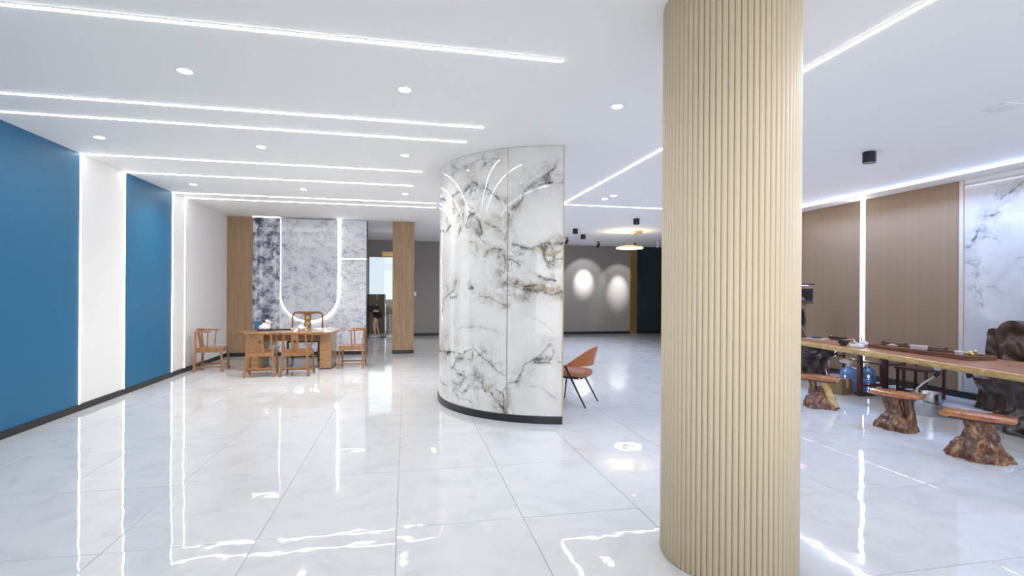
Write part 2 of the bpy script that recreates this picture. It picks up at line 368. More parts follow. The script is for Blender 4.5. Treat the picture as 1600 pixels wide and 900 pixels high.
# slab cut around the arch: lower part, right part
RA, CXA, CZA, TOPZ = 0.705, -2.345, 1.525, 3.39
def arch_cut():
    b = MB(); n = 24
    pts = [(CXA + RA * cos(pi + pi * k / n), CZA + RA * sin(pi + pi * k / n)) for k in range(n + 1)]
    vs = []; 
    for (x, z) in pts: vs += [(x, YB - 0.02, z), (x, YB - 0.02, 0.09)]
    fs = [(2 * k, 2 * k + 1, 2 * k + 3, 2 * k + 2) for k in range(n)]
    b.add(vs, fs); return b
ac = arch_cut(); ac.box(-3.055, -3.05, YB - 0.02, YB, 0.09, 3.41); ac.box(CXA + RA, -0.98, YB - 0.02, YB + 0.02, 0.09, 2.42); ac.box(-3.05, CXA + RA, YB + 0.0, YB + 0.02, 0.09, 1.6)
tag(ac.build('panel', m_bm_lite, wb), 'pale marble slab cut around the arch')
tag(MB().box(CXA + RA + 0.02, -0.98, YB - 0.02, YB + 0.02, 2.445, 3.41).build('panel', m_bm_mid, wb), 'pale marble slab above the horizontal light line')
b = MB(); n = 32; r_in = RA - 0.045
outl = [(CXA - r_in, TOPZ)] + [(CXA + r_in * cos(pi + pi * k / n), CZA + r_in * sin(pi + pi * k / n)) for k in range(n + 1)] + [(CXA + r_in, TOPZ)]
k = len(outl)
b.add([(x, YB - 0.07, z) for x, z in outl] + [(x, YB - 0.005, z) for x, z in outl], [tuple(range(k)), tuple(range(k, 2 * k))[::-1]] + [(q, q + k, (q + 1) % k + k, (q + 1) % k) for q in range(k)])
o = b.build('panel', m_bm_mid, wb); fix_normals(o); tag(o, 'raised arch-shaped marble slab')
structure('baseboard_back', m_black, (XL, -0.98, YB - 0.035, YB - 0.02, -0.002, 0.09))
# arch outline lights
t = thing('light_strip', 'U-shaped light strip glowing around the arched marble slab', 'light', (CXA, YB - 0.03, CZA))
rr_ = RA - 0.022
arc = [(rr_ * cos(pi + pi * q / 40), 0, rr_ * sin(pi + pi * q / 40)) for q in range(41)]
MB().tube(arc + [(rr_, 0, 0.6), (rr_, 0, TOPZ - CZA)], [0.004 + 0.010 * min(1, q / 22) for q in range(43)], 6).build('lit_curve', m_ledu, t, True)
MB().tube([(-rr_, 0, 0.0), (-rr_, 0, TOPZ - CZA)], 0.003, 6).build('lit_edge', m_ledw, t, True)
t = thing('light_strip', 'short horizontal light line in the marble right of the arch', 'light', (-1.3, YB - 0.005, 2.432))
MB().box(-0.32, 0.32, -0.008, 0.004, -0.010, 0.010).build('diffuser', m_ledw, t)
t = thing('light_strip', 'short light line along the top of the blotched marble slab', 'light', (-3.365, YB - 0.025, 3.418))
MB().box(-0.31, 0.31, -0.004, 0.004, -0.008, 0.010).build('diffuser', m_ledw, t)
t = thing('edge_trim', 'thin metal edge trim at the right end of the grey marble wall', 'trim', (-0.975, YB + 0.08, 0))
MB().box(-0.006, 0.006, -0.115, 0.115, 0.0, 3.41).build('strip', m_blackm, t)

# oak-clad pillar
t = thing('oak_pillar', 'square oak veneered pillar with black base beside the doorway', 'pillar', (-0.06, YB + 0.14, 0))
MB().box(-0.265, 0.265, -0.12, 0.14, 0.0, 3.43).build('core', m_trimwhite, t)
MB().box(-0.275, 0.275, -0.14, -0.12, 0.09, 3.42).build('front_board', m_oak, t)
MB().box(-0.275, 0.275, -0.155, -0.14, 0.0, 0.09).build('base', m_black, t)
MB().box(0.265, 0.275, -0.12, 0.15, 0.09, 3.42).build('side_trim', m_gold, t)
sw = MB().box(0.275, 0.33, 0.02, 0.05, 1.50, 1.60).build('switch_plate', m_trimwhite, t, bevel=0.004)
MB().box(0.29, 0.315, 0.014, 0.02, 1.53, 1.57).build('rocker', m_porcelain, sw)

# far wall, doorway and dark glass
wf = structure('wall_far', m_taupe, (0.1, 8.66, YF, YF + 0.2, 0.09, CEIL), (-0.42, 0.1, YF, YF + 0.2, -0.002, CEIL), (-4.4, -0.42, YF, YF + 0.2, 2.83, CEIL), (-4.4, -2.2, YF, YF + 0.2, -0.002, 2.83), (10.7, 12.2, YF, YF + 0.2, -0.002, CEIL))
structure('baseboard_far', m_black, (0.1, 8.66, YF - 0.02, YF, -0.002, 0.1))
tg = structure('trim_1', m_gold, (8.66, 8.93, YF - 0.06, YF + 0.1, -0.002, CEIL)); 
dg = structure('window_2', m_darkglass, (8.93, 10.7, YF + 0.02, YF + 0.05, 0.0, CEIL))
MB().box(8.93, 10.7, YF - 0.01, YF + 0.06, 0.0, 0.1).build('window_sill', m_black, dg)
MB().box(9.12, 9.15, YF - 0.0, YF + 0.02, 0.1, CEIL).build('mullion', m_blackm, dg)
structure('wall_right_return', m_taupe, (XR, 12.2, 13.0, 13.2, -0.1, CEIL)).name = 'wall_return'
structure('wall_east', m_taupe, (10.7, 10.9, 13.2, YF, -0.1, CEIL))
structure('wall_passage', m_taupe, (-2.4, -2.2, 13.8, YF, -0.1, CEIL))
w1 = structure('window_1', m_glass, (-2.2, -0.42, YF + 0.10, YF + 0.115, 0.02, 2.83))
for x0, x1 in ((-2.2, -2.16), (-1.0 - 0.32, -1.28), (-0.46, -0.42)):
    MB().box(x0, x1, YF + 0.08, YF + 0.13, 0.0, 2.83).build('window_frame', m_blackm, w1)
MB().box(-2.2, -0.42, YF + 0.07, YF + 0.14, 0.0, 0.03).build('window_sill', m_chrome, w1)
t = thing('header_sign', 'small gold plate above the glass doorway beside the oak pillar', 'sign', (-0.63, YF - 0.02, 2.83))
MB().box(-0.2, 0.2, -0.02, 0.02, 0.02, 0.19).build('plate', m_gold, t)
structure('ceiling_passage', m_trimwhite, (-2.2, -0.36, 15.2, 15.3, 3.30, CEIL)).name = 'trim_2'
# ground and stacks of cartons outside
m_ground = mat('outdoor_paving', (0.45, 0.46, 0.47), 0.7)
structure('ground_outside', m_ground, (-12, 6, 20.0, 40, -0.12, -0.02)).name = 'floor_outside'
m_carton = mat('cardboard', (0.22, 0.145, 0.08), 0.8); m_carton2 = mat('pale_cardboard', (0.42, 0.28, 0.15), 0.8); m_tape = mat('carton_tape', (0.5, 0.42, 0.28), 0.4)
def carton(name, loc, w, d, h, rz, m, label, group=None):
    t = thing(name, label, 'box', loc, rz, group)
    MB().box(-w / 2, w / 2, -d / 2, d / 2, 0, h).build('carton', m, t, bevel=0.006)
    MB().box(-0.03, 0.03, -d / 2 - 0.002, d / 2 + 0.002, h * 0.45, h + 0.002).build('tape', m_tape, t)
    MB().box(-w / 2 + 0.01, w / 2 - 0.01, -0.004, 0.004, h, h + 0.003).build('flap', m, t)
rows = ['bottom', 'second', 'third', 'topmost']
for c in range(2):
    for r in range(4):
        carton('cardboard_box', (-1.74 + 0.66 * c + random.uniform(-.01, .01), 20.6, -0.02 + 0.379 * r), 0.6, 0.5, 0.372, random.uniform(-.02, .02), m_carton,
               'brown carton behind the doorway glass, %s of the %s stack' % (rows[r], ['left', 'middle'][c]), 'cartons stacked outside the glass')
for r in range(5):
    carton('cardboard_box', (-0.49 + random.uniform(-.01, .01), 20.5, -0.02 + 0.262 * r), 0.5, 0.4, 0.257, random.uniform(-.05, .05), m_carton2,
           'pale carton stacked beside the oak pillar, %s of its stack' % ['lowest', 'second', 'middle', 'fourth', 'topmost'][r], 'cartons stacked outside the glass')

# right wall
wr = structure('wall_right', m_trimwhite, (XR + 0.02, XR + 0.2, -4.2, 13.0, -0.1, CEIL))
tag(MB().box(XR, XR + 0.02, 8.33, 13.0, 0.09, CEIL).build('panel', m_brown, wr), 'brown reeded board')
tag(MB().box(XR, XR + 0.02, 6.52, 8.21, 0.09, CEIL).build('panel', m_brown, wr), 'brown reeded board')
MB().box(XR - 0.012, XR + 0.02, 6.46, 6.52, 0.09, CEIL).build('edge_strip', mat('pale_wood_trim', (0.72, 0.62, 0.55), 0.5), wr)['label'] = 'pale edge strip'
RV = [(0.011, 0.9, 0, [(5.95, 3.05), (5.89, 3.1), (5.82, 3.14), (5.76, 3.19), (5.66, 3.25), (5.4, 3.34)]), (0.007, 0.5, 0, [(5.94, 3.06), (5.87, 3.13)]), (0.008, 0.7, 0, [(6.14, 2.81), (6.06, 2.82), (5.95, 2.84)]), (0.009, 0.8, 0, [(6.33, 2.5), (6.27, 2.61), (6.16, 2.63)]), (0.011, 1.0, 0, [(6.32, 2.5), (6.28, 2.54)]), (0.006, 0.5, 0, [(6.25, 2.5), (6.14, 2.52), (6.01, 2.46)]), (0.01, 0.9, 0, [(6.45, 2.4), (6.39, 2.4)]), (0.0044, 0.35, 0, [(6.4, 2.16), (6.29, 2.01), (6.21, 1.91)]), (0.009, 0.8, 0, [(6.31, 1.77), (6.26, 1.7), (6.22, 1.6), (6.19, 1.46)]), (0.005, 0.3, 0, [(6.15, 1.75), (6.03, 1.75), (5.87, 1.66)]), (0.0044, 0.3, 0, [(5.97, 1.93), (5.91, 1.95)]), (0.006, 0.4, 0, [(5.73, 2.15), (5.6, 2.14), (5.3, 2.3)]), (0.006, 0.4, 0, [(5.77, 3.05), (5.72, 3.18)]), (0.007, 0.5, 0, [(6.1, 0.5), (5.9, 0.62), (5.6, 0.55), (5.3, 0.8)]), (0.01, 0.7, 0, [(5.2, 1.2), (4.9, 1.9), (4.7, 2.0), (4.3, 2.9)])]
nu, nv = 150, 200
ys = np.linspace(6.455, 4.6, nu); zs = np.linspace(0.09, 3.36, nv); YY, ZZ = np.meshgrid(ys, zs, indexing='ij')
g, go = vein_field(YY, ZZ, RV, 0.03)
pos = np.stack([np.full_like(YY, XR + 0.0), YY, ZZ], -1); nr = np.zeros_like(pos); nr[..., 0] = -1
grid_slab('panel', nu, nv, pos, 0.02, nr, g, go, m_rmar, wr)['label'] = 'pale grey marble slab'
ys = np.linspace(4.595, -2.0, 30); YY, ZZ = np.meshgrid(ys, zs, indexing='ij'); pos = np.stack([np.full_like(YY, XR), YY, ZZ], -1); nr = np.zeros_like(pos); nr[..., 0] = -1
grid_slab('panel', 30, nv, pos, 0.02, nr, YY * 0, YY * 0, m_rmar, wr)['label'] = 'pale grey marble slab'
structure('baseboard_right', m_black, (XR - 0.015, XR + 0.02, -4.0, 13.0, -0.002, 0.1))
t = thing('light_strip', 'broad vertical light strip between the brown reeded boards', 'light', (XR, 8.27, 0.1))
MB().box(-0.012, -0.001, -0.06, 0.06, 0, CEIL - 0.102).build('channel', m_trimwhite, t)
MB().box(-0.018, -0.012, -0.035, 0.035, 0, CEIL - 0.1).build('diffuser', m_led, t)

# ================================================================== CEILING LIGHTS
def cstrip(x0, y0, x1, y1, label, group, m=m_led, w=0.028):
    cx, cy = (x0 + x1) / 2, (y0 + y1) / 2
    t = thing('light_strip', label, 'light', (cx, cy, CEIL - 0.001), 0, group)
    lx, ly = abs(x1 - x0) / 2, abs(y1 - y0) / 2
    if lx > ly: MB().box(-lx, lx, -w / 2 - .004, w / 2 + .004, -0.004, 0).build('channel', m_trimwhite, t); MB().box(-lx, lx, -w / 2, w / 2, -0.008, -0.004).build('diffuser', m, t)
    else: MB().box(-w / 2 - .004, w / 2 + .004, -ly, ly, -0.004, 0).build('channel', m_trimwhite, t); MB().box(-w / 2, w / 2, -ly, ly, -0.008, -0.004).build('diffuser', m, t)
G1 = 'parallel light strips across the left ceiling'
for (y, x1, lb) in ((3.83, 1.18, 'longest ceiling light strip, nearest of the seven parallel lines'),
                    (5.57, 0.82, 'second nearest of the parallel ceiling light strips'),
                    (6.16, 0.70, 'third of the parallel ceiling light strips, just beyond the second'),
                    (7.85, 0.23, 'ceiling light strip meeting the wall strip beside the large blue board'),
                    (8.93, 0.11, 'ceiling light strip meeting the near edge of the second blue board'),
                    (10.6, 0.60, 'ceiling light strip meeting the far edge of the second blue board'),
                    (11.15, 0.62, 'farthest of the parallel ceiling light strips, nearest the back wall')):
    cstrip(XL + 0.015, y, x1, y, lb, G1)
G2 = 'rectangle of light strips on the right ceiling'
cstrip(3.13, -1.0, 3.13, 10.06, 'long ceiling light strip running into depth past the cream column', G2)
cstrip(3.13, 10.1, 8.1, 10.1, 'ceiling light strip running left to right beyond the cream column', G2)
cstrip(8.08, -1.0, 8.08, 10.06, 'long ceiling light strip parallel to the brown panelled wall', G2)

def downlight(x, y, label, e=40, col=(1.0, 0.975, 0.95)):
    t = thing('downlight', label, 'light', (x, y, CEIL), 0, 'recessed downlights in the left ceiling')
    MB().lathe([(0.052, 0.0), (0.052, -0.004), (0.062, -0.008), (0.075, -0.004), (0.075, 0.0)], (0, 0, 0), 28).build('trim_ring', m_trimwhite, t, True)
    MB().lathe([(0.05, -0.009), (0.05, -0.002)], (0, 0, 0), 24).build('lens', m_down, t)
    l = lamp('SPOT', 'downlight_or_fill_beam', (x, y, CEIL - 0.02), e, col, rot=(0, 0, 0), angle=150, blend=1.0, soft=0.05)
rowsn = {4.68: 'near row', 6.95: 'middle row', 9.7: 'far row'}; colsn = {-3.57: 'closest to the blue wall', -1.79: 'in the middle', -0.02: 'towards the marble partition'}
for y in rowsn:
    for x in colsn:
        if (x, y) == (-3.57, 4.68): continue
        downlight(x, y, 'round recessed downlight, %s, %s' % (rowsn[y], colsn[x]), {4.68: 26, 6.95: 44, 9.7: 150}[y] * (0.42 if x < -3 else 1.2))
downlight(1.99, 4.65, 'round recessed downlight left of the cream column, above the marble partition', 60)
for (x, y, lb) in ((3.73, 9.27, 'left one of two small downlights right of the marble partition'), (3.77, 8.93, 'right one of two small downlights right of the marble partition')):
    t = thing('small_downlight', lb, 'light', (x, y, CEIL))
    MB().lathe([(0.085, 0), (0.08, -0.01), (0.06, -0.012)], (0, 0, 0), 20).build('trim_ring', m_trimwhite, t, True)
    MB().lathe([(0.058, -0.014), (0.058, -0.004)], (0, 0, 0), 20).build('lens', m_down, t)
lamp('SPOT', 'downlight_or_fill_beam', (3.75, 9.1, CEIL - 0.03), 60, (0.80, 0.87, 1.0), rot=(0, 0, 0), angle=150, soft=0.06)

for (x, y, w_) in ((0.9, 16.2, 90), (-1.6, 16.0, 60)):  # unseen fill spots added to brighten the passage and the taupe wall
    lamp('SPOT', 'passage_fill_beam', (x, y, CEIL - 0.03), w_, (0.95, 0.96, 1.0), rot=(0, 0, 0), angle=150, soft=0.06)

def cylinder_light(x, y, label, e=0, r=0.075, h=0.14, angle=120, color=(0.68, 0.77, 1.0)):
    t = thing('surface_downlight', label, 'light', (x, y, CEIL), 0, 'black cylinder lights on the right ceiling')
    MB().lathe([(r * 0.9, 0), (r * 0.9, -0.006), (r, -0.008), (r, -h), (r * 0.86, -h), (r * 0.80, -h + 0.03)], (0, 0, 0), 28).build('housing', m_blackm, t, True)
    MB().lathe([(r * 0.78, -h + 0.032), (r * 0.78, -h + 0.026)], (0, 0, 0), 24).build('lens', m_down if e else m_porcelain, t)
    if e: lamp('SPOT', 'cylinder_or_fill_beam', (x, y, CEIL - h - 0.01), e, color, rot=(0, 0, 0), angle=angle, blend=0.9, soft=0.05)
cylinder_light(5.75, 5.45, 'black cylinder ceiling light above the root stools', 35)
cylinder_light(5.51, 11.65, 'black cylinder ceiling light just left of the cream column, above the ring chandelier', 170)
cylinder_light(4.73, 13.96, 'black cylinder ceiling light nearest the marble partition end', 190)
cylinder_light(5.44, 15.29, 'black cylinder ceiling light right of the one nearest the partition', 190)
for (x, y) in ((5.75, 8.6), (3.4, 7.0)):  # cool fill added over the right side, no cylinder housings here
    lamp('SPOT', 'cylinder_or_fill_beam', (x, y, CEIL - 0.03), 40 if x > 5 else 40, (0.68, 0.77, 1.0), rot=(0, 0, 0), angle=130, blend=0.9, soft=0.05)

def track_spot(x, y, aim, label, e, m=m_blackm):
    t = thing('spotlight', label, 'light', (x, y, CEIL), 0, 'tilted spotlights before the far wall')
    MB().cyl((0, 0, -0.025), 0.05, 0.025, 16).build('canopy', m, t)
    MB().cyl((0, 0, -0.10), 0.010, 0.08, 8).build('stem', m, t)
    d = (Vector(aim) - Vector((x, y, CEIL - 0.13))).normalized(); c = Vector((0, 0, -0.13))
    MB().tube([c - d * 0.09, c + d * 0.09], [0.04, 0.045], 16).build('head', m, t, True)
    if e:
        p = Vector((x, y, CEIL)) + c + d * 0.10
        lamp('SPOT', 'spot_beam', p, e, (0.93, 0.95, 1.0), to=aim, angle=30, blend=1.0, soft=0.02)
        lamp('SPOT', 'spot_spill', p, e * 0.13, (0.93, 0.95, 1.0), to=aim, angle=60, blend=0.4, soft=0.02)
track_spot(5.23, 16.3, (5.23, YF, 1.8), 'black tilted spotlight at the edge of the marble partition', 0)
track_spot(6.74, 17.35, (6.74, YF, 2.03), 'black tilted spotlight above the left bright spot on the taupe wall', 460)
track_spot(8.2, 17.45, (8.16, YF, 1.74), 'black tilted spotlight right of the ring chandelier', 380)
track_spot(8.73, 16.71, (9.4, YF, 1.9), 'white tilted spotlight beside the cream column edge', 0, m_trimwhite)

# ring chandelier
m_ring = mat('warm_ring_diffuser', (1, 0.9, 0.7), 0.5, emit=(1.0, 0.86, 0.58), estr=4)
t = thing('ring_chandelier', 'gold ring chandelier glowing warm below the right ceiling', 'chandelier', (6.46, 14.1, 2.95))
def torus(b, R, r, z, n=48, k=8, c=(0, 0)):
    vs = [(c[0] + (R + r * cos(2 * pi * j / k)) * cos(2 * pi * i / n), c[1] + (R + r * cos(2 * pi * j / k)) * sin(2 * pi * i / n), z + r * sin(2 * pi * j / k)) for i in range(n) for j in range(k)]
    return b.add(vs, [(i * k + j, ((i + 1) % n) * k + j, ((i + 1) % n) * k + (j + 1) % k, i * k + (j + 1) % k) for i in range(n) for j in range(k)])
torus(MB(), 0.37, 0.022, 0.012).build('ring_frame', m_gold, t, True)
torus(MB(), 0.37, 0.020, -0.016).build('ring_diffuser', m_ring, t, True)
torus(MB(), 0.26, 0.018, 0.03).build('ring_frame', m_gold, t, True)
torus(MB(), 0.26, 0.016, 0.006).build('ring_diffuser', m_ring, t, True)
MB().box(0.06, 0.28, -0.26, -0.14, 0.40, 0.479).build('canopy', m_gold, t, bevel=0.008)
for a in (0.3, 2.4, 4.5):
    MB().tube([(0.37 * cos(a), 0.37 * sin(a), 0.02), (0.16, -0.2, 0.41)], 0.0025, 5).build('wire', m_blackm, t)
lamp('AREA', 'chandelier_glow', (6.4, 14.1, 3.03), 8, (1.0, 0.74, 0.45), to=(6.4, 14.1, 4), size=0.7, size_y=0.7)
t = thing('ceiling_vent', 'pale square ceiling vent at the right edge above the tea table', 'vent', (5.58, 3.86, CEIL))
MB().box(-0.12, 0.12, -0.12, 0.12, -0.012, 0).build('frame', m_trimwhite, t)
for k in range(5): MB().box(-0.10, 0.10, -0.09 + k * 0.04, -0.07 + k * 0.04, -0.018, -0.012).build('slat', m_trimwhite, t)

# ================================================================== FLUTED COLUMN
CCX, CCY, CR = 1.975, 2.865, 0.400
t = thing('fluted_column', 'thick round column clad in cream fluted board, floor to ceiling', 'column', (CCX, CCY, 0))
MB().lathe([(CR - 0.012, 0.0), (CR - 0.012, CEIL)], (0, 0, 0), 76).build('core', m_creamd, t, True)
MB().lathe([(CR - 0.02, 0.0), (CR - 0.004, 0.0), (CR - 0.004, 0.008), (CR - 0.02, 0.008)], (0, 0, 0), 76).build('base_joint', m_black, t)
NR = 76; hw = CR * sin(pi / NR) * 0.90
prof = [(-hw, -0.016), (-hw, -0.007), (-hw * 0.86, -0.0022), (-hw * 0.45, 0.0), (hw * 0.45, 0.0), (hw * 0.86, -0.0022), (hw, -0.007), (hw, -0.016)]
b = MB(); k = len(prof)
b.add([(CR + d, s, 0.002) for s, d in prof] + [(CR + d, s, CEIL - 0.002) for s, d in prof], [(q, q + 1, q + 1 + k, q + k) for q in range(k - 1)] + [tuple(range(k))[::-1], tuple(range(k, 2 * k))])
rib_me = b.mesh('rib'); rib_me.polygons.foreach_set('use_smooth', [True] * (k - 1) + [False, False]); rib_me.materials.append(m_cream)
for i in range(NR):
    o = bpy.data.objects.new('rib', rib_me); COL.objects.link(o); o.parent = t; o.rotation_euler = (0, 0, 2 * pi * i / NR)

# ================================================================== CURVED MARBLE PARTITION
ACX, ACY, AR, AEND = 2.183, 7.718, 1.691, 260.2
VE = [
(0.0131,0.35,0,[(202.0,3.34),(209.0,3.27),(215.8,3.3),(222.4,3.33),(227.5,3.32),(232.9,3.29)]),
(0.0112,0.9,0,[(176.4,3.04),(194.8,2.92)]),
(0.0084,0.8,0,[(176.4,3.34),(176.4,3.19),(180.1,3.01)]),
(0.0075,0.85,0,[(202.2,2.96),(210.4,2.95),(214.8,3.0),(217.8,3.05),(221.6,3.0),(227.6,2.91),(231.5,2.8),(235.3,2.77)]),
(0.0205,0.35,0,[(217.9,3.03),(216.9,2.93),(210.4,2.85),(203.8,2.83)]),
(0.0084,0.6,0,[(202.2,2.94),(205.3,2.74),(211.7,2.59),(209.4,2.47),(208.1,2.37)]),
(0.0084,0.6,0,[(200.8,2.54),(195.1,2.47),(176.6,2.55)]),
(0.0084,0.55,0,[(222.6,2.77),(219.9,2.67),(216.0,2.62),(213.9,2.5),(219.0,2.45),(221.8,2.32),(225.3,2.24)]),
(0.0317,0.4,0,[(218.9,2.65),(217.0,2.56),(219.0,2.45),(222.7,2.36)]),
(0.0084,0.55,0,[(214.9,2.69),(218.9,2.63),(221.7,2.53),(223.6,2.36)]),
(0.0065,0.5,0,[(217.1,2.29),(220.0,2.26),(220.5,2.12)]),
(0.0112,0.8,0,[(203.1,2.75),(207.4,2.72)]),
(0.0093,0.7,0,[(176.5,2.54),(189.9,2.49)]),
(0.0065,0.45,0,[(176.7,2.81),(189.6,2.78),(199.0,2.7)]),
(0.0093,0.4,1,[(208.0,2.81),(214.9,2.79),(218.9,2.72)]),
(0.0093,0.4,1,[(210.5,2.7),(212.8,2.55),(210.6,2.43)]),
(0.0093,0.5,0,[(225.2,2.52),(227.7,2.47),(231.6,2.43),(235.4,2.32)]),
(0.0224,0.3,1,[(229.3,2.59),(233.1,2.56),(231.6,2.49)]),
(0.0084,0.6,0,[(225.3,2.08),(227.0,2.15),(230.2,2.19),(233.2,2.17)]),
(0.0224,0.35,0,[(226.2,2.09),(228.6,2.15),(230.9,2.15)]),
(0.0084,0.7,0,[(234.7,2.11),(235.5,1.85),(232.5,1.89),(231.0,1.91),(233.3,1.83)]),
(0.0187,0.4,1,[(234.7,2.15),(235.8,2.07)]),
(0.0149,0.8,0,[(237.5,2.67),(240.3,2.7),(242.3,2.78),(243.0,2.86),(247.0,2.95)]),
(0.0317,0.5,0,[(247.0,2.94),(250.3,3.01),(253.5,3.03)]),
(0.0112,0.9,0,[(247.0,2.95),(249.6,3.03),(252.9,3.08),(255.8,3.17)]),
(0.0084,0.8,0,[(249.6,2.94),(253.5,2.98),(255.5,2.98)]),
(0.0084,0.5,0,[(256.1,3.08),(258.7,3.07)]),
(0.0084,0.6,0,[(258.1,2.96),(260.1,2.97)]),
(0.0131,1.0,0,[(238.3,2.23),(241.8,2.2),(246.5,2.15),(249.8,2.18),(253.7,2.22),(260.2,2.22)]),
(0.0075,0.5,0,[(237.6,2.15),(241.1,2.13),(243.1,2.1),(240.4,2.07),(237.6,2.09)]),
(0.0149,1.0,0,[(252.4,2.0),(255.7,1.96)]),
(0.0093,0.8,0,[(251.8,2.14),(252.1,2.02),(255.7,2.0),(256.3,2.06)]),
(0.028,0.6,1,[(251.8,2.16),(253.7,2.08),(259.6,2.14)]),
(0.0075,0.6,0,[(257.0,2.02),(259.9,2.04)]),
(0.0084,0.6,0,[(236.5,2.05),(240.4,1.99),(241.8,1.95)]),
(0.0224,0.4,1,[(247.2,2.14),(249.8,2.12)]),
(0.0084,0.7,0,[(250.5,1.81),(253.8,1.77),(257.7,1.76)]),
(0.0112,0.8,0,[(236.8,2.62),(236.7,2.42)]),
(0.0224,0.8,0,[(235.8,1.72),(241.2,1.69),(247.1,1.65),(251.4,1.63),(255.7,1.6),(260.0,1.62)]),
(0.0448,0.7,1,[(241.2,1.72),(247.1,1.69),(251.4,1.67),(258.6,1.65)]),
(0.0122,1.0,0,[(239.7,1.74),(244.2,1.7),(250.0,1.71)]),
(0.0081,0.6,0,[(206.8,1.76),(203.8,1.64),(193.9,1.52),(187.6,1.27)]),
(0.0163,0.5,0,[(201.3,1.54),(206.9,1.55)]),
(0.0102,0.7,1,[(216.3,1.66),(218.5,1.66)]),
(0.0102,0.7,0,[(216.8,1.7),(218.6,1.67)]),
(0.0061,0.6,0,[(223.0,1.58),(228.5,1.55),(232.7,1.48),(236.1,1.45)]),
(0.0071,0.8,0,[(232.7,1.48),(236.1,1.45)]),
(0.0071,0.25,0,[(204.0,1.22),(208.5,1.11),(221.1,1.18),(225.0,1.15),(232.0,1.12)]),
(0.0092,0.75,0,[(176.5,0.79),(188.2,0.75),(204.2,0.79),(211.3,0.79),(218.2,0.9),(222.2,0.81),(226.9,0.75),(231.3,0.63),(235.3,0.58)]),
(0.0092,0.5,0,[(218.2,0.9),(218.2,0.71),(213.7,0.74),(207.3,0.7),(204.3,0.59),(207.3,0.53),(213.8,0.49),(211.4,0.39),(204.4,0.27),(210.2,0.2),(217.3,0.19),(221.5,0.12)]),
(0.0509,0.3,0,[(213.7,0.76),(207.3,0.7)]),
(0.0407,0.4,0,[(220.3,0.58),(218.3,0.44),(213.9,0.31)]),
(0.0092,0.5,0,[(222.3,0.58),(219.3,0.46),(216.2,0.32),(211.5,0.28)]),
(0.0122,0.9,0,[(202.7,0.6),(207.3,0.57)]),
(0.0081,0.5,0,[(213.8,0.51),(209.5,0.38),(204.4,0.38)]),
(0.0081,0.5,0,[(176.6,0.38),(188.7,0.31),(199.1,0.29)]),
(0.0142,0.4,1,[(222.3,0.56),(222.3,0.43),(221.4,0.21)]),
(0.0081,0.5,0,[(224.2,0.55),(224.7,0.39),(226.1,0.33)]),
(0.0204,0.3,1,[(227.0,0.36),(230.5,0.43)]),
(0.0092,0.6,0,[(231.3,0.46),(232.1,0.37),(234.6,0.34),(235.4,0.12)]),
(0.0122,0.6,0,[(228.8,0.34),(231.3,0.26),(235.4,0.16)]),
(0.0163,0.8,0,[(237.3,0.48),(240.8,0.5),(243.0,0.61),(244.4,0.72),(248.1,0.78)]),
(0.0366,0.5,0,[(248.8,0.78),(251.6,0.83),(254.1,0.81)]),
(0.0122,0.9,0,[(248.1,0.78),(251.6,0.87),(255.2,0.98)]),
(0.0092,0.8,0,[(248.8,0.75),(254.5,0.77),(255.2,0.81)]),
(0.0071,0.5,0,[(258.0,0.76),(260.2,0.75)]),
(0.0061,0.2,0,[(242.8,1.37),(251.5,1.25),(257.2,1.12)]),
(0.0071,0.3,0,[(247.4,0.47),(253.1,0.41),(258.1,0.31)]),
(0.0102,0.4,0,[(236.6,0.43),(237.0,0.21),(236.2,0.1)]),
(0.0081,0.5,0,[(176.4,1.23),(176.5,1.0),(176.6,0.82)]),
(0.0102,0.4,1,[(176.9,1.57),(176.8,1.13)])
]
VE = [(w, d, kk, [(radians(a) * AR, z) for a, z in pts]) for w, d, kk, pts in VE]
t = thing('curved_partition', 'curved floor to ceiling screen clad in white marble with black and gold veins', 'partition', (ACX, ACY, 0))
def arc_panel(a0, a1, dens):
    nu = max(8, int(radians(a1 - a0) * AR / dens)); nv = int(3.34 / dens) if dens < 0.03 else 120
    an = np.radians(np.linspace(a0, a1, nu)); zz = np.linspace(0.09, CEIL - 0.002, nv); A, Z = np.meshgrid(an, zz, indexing='ij')
    g, go = vein_field(A * AR, Z, VE, 0.016)
    nr = np.stack([np.cos(A), np.sin(A), 0 * A], -1); pos = nr * AR; pos[..., 2] = Z
    return grid_slab('marble_panel', nu, nv, pos, 0.02, nr, g, go, m_arc, t)
arc_panel(236.55, AEND, 0.0085); arc_panel(184.2, 236.25, 0.0085); arc_panel(130.0, 183.9, 0.02)
def arc_wall(b, a0, a1, r0_, r1_, z0, z1, n=64):
    vs = []
    for q in range(n + 1):
        a = radians(a0 + (a1 - a0) * q / n)
        for r, z in ((r0_, z0), (r1_, z0), (r1_, z1), (r0_, z1)): vs.append((r * cos(a), r * sin(a), z))
    fs = [(4 * q + j, 4 * q + (j + 1) % 4, 4 * q + 4 + (j + 1) % 4, 4 * q + 4 + j) for q in range(n) for j in range(4)] + [(3, 2, 1, 0), (4 * n, 4 * n + 1, 4 * n + 2, 4 * n + 3)]
    return b.add(vs, fs)
o = arc_wall(MB(), 130, AEND - 0.1, AR - 0.12, AR - 0.021, 0.0, CEIL).build('core', m_white, t, True); fix_normals(o)
o = arc_wall(MB(), 130, AEND + 0.1, AR - 0.03, AR + 0.012, 0.0, 0.09).build('plinth', m_black, t, True); fix_normals(o)
for a in (184.05, 236.4): o = arc_wall(MB(), a - 0.12, a + 0.12, AR - 0.018, AR - 0.001, 0.09, CEIL - 0.002, 2).build('joint_trim', m_gold, t); fix_normals(o)
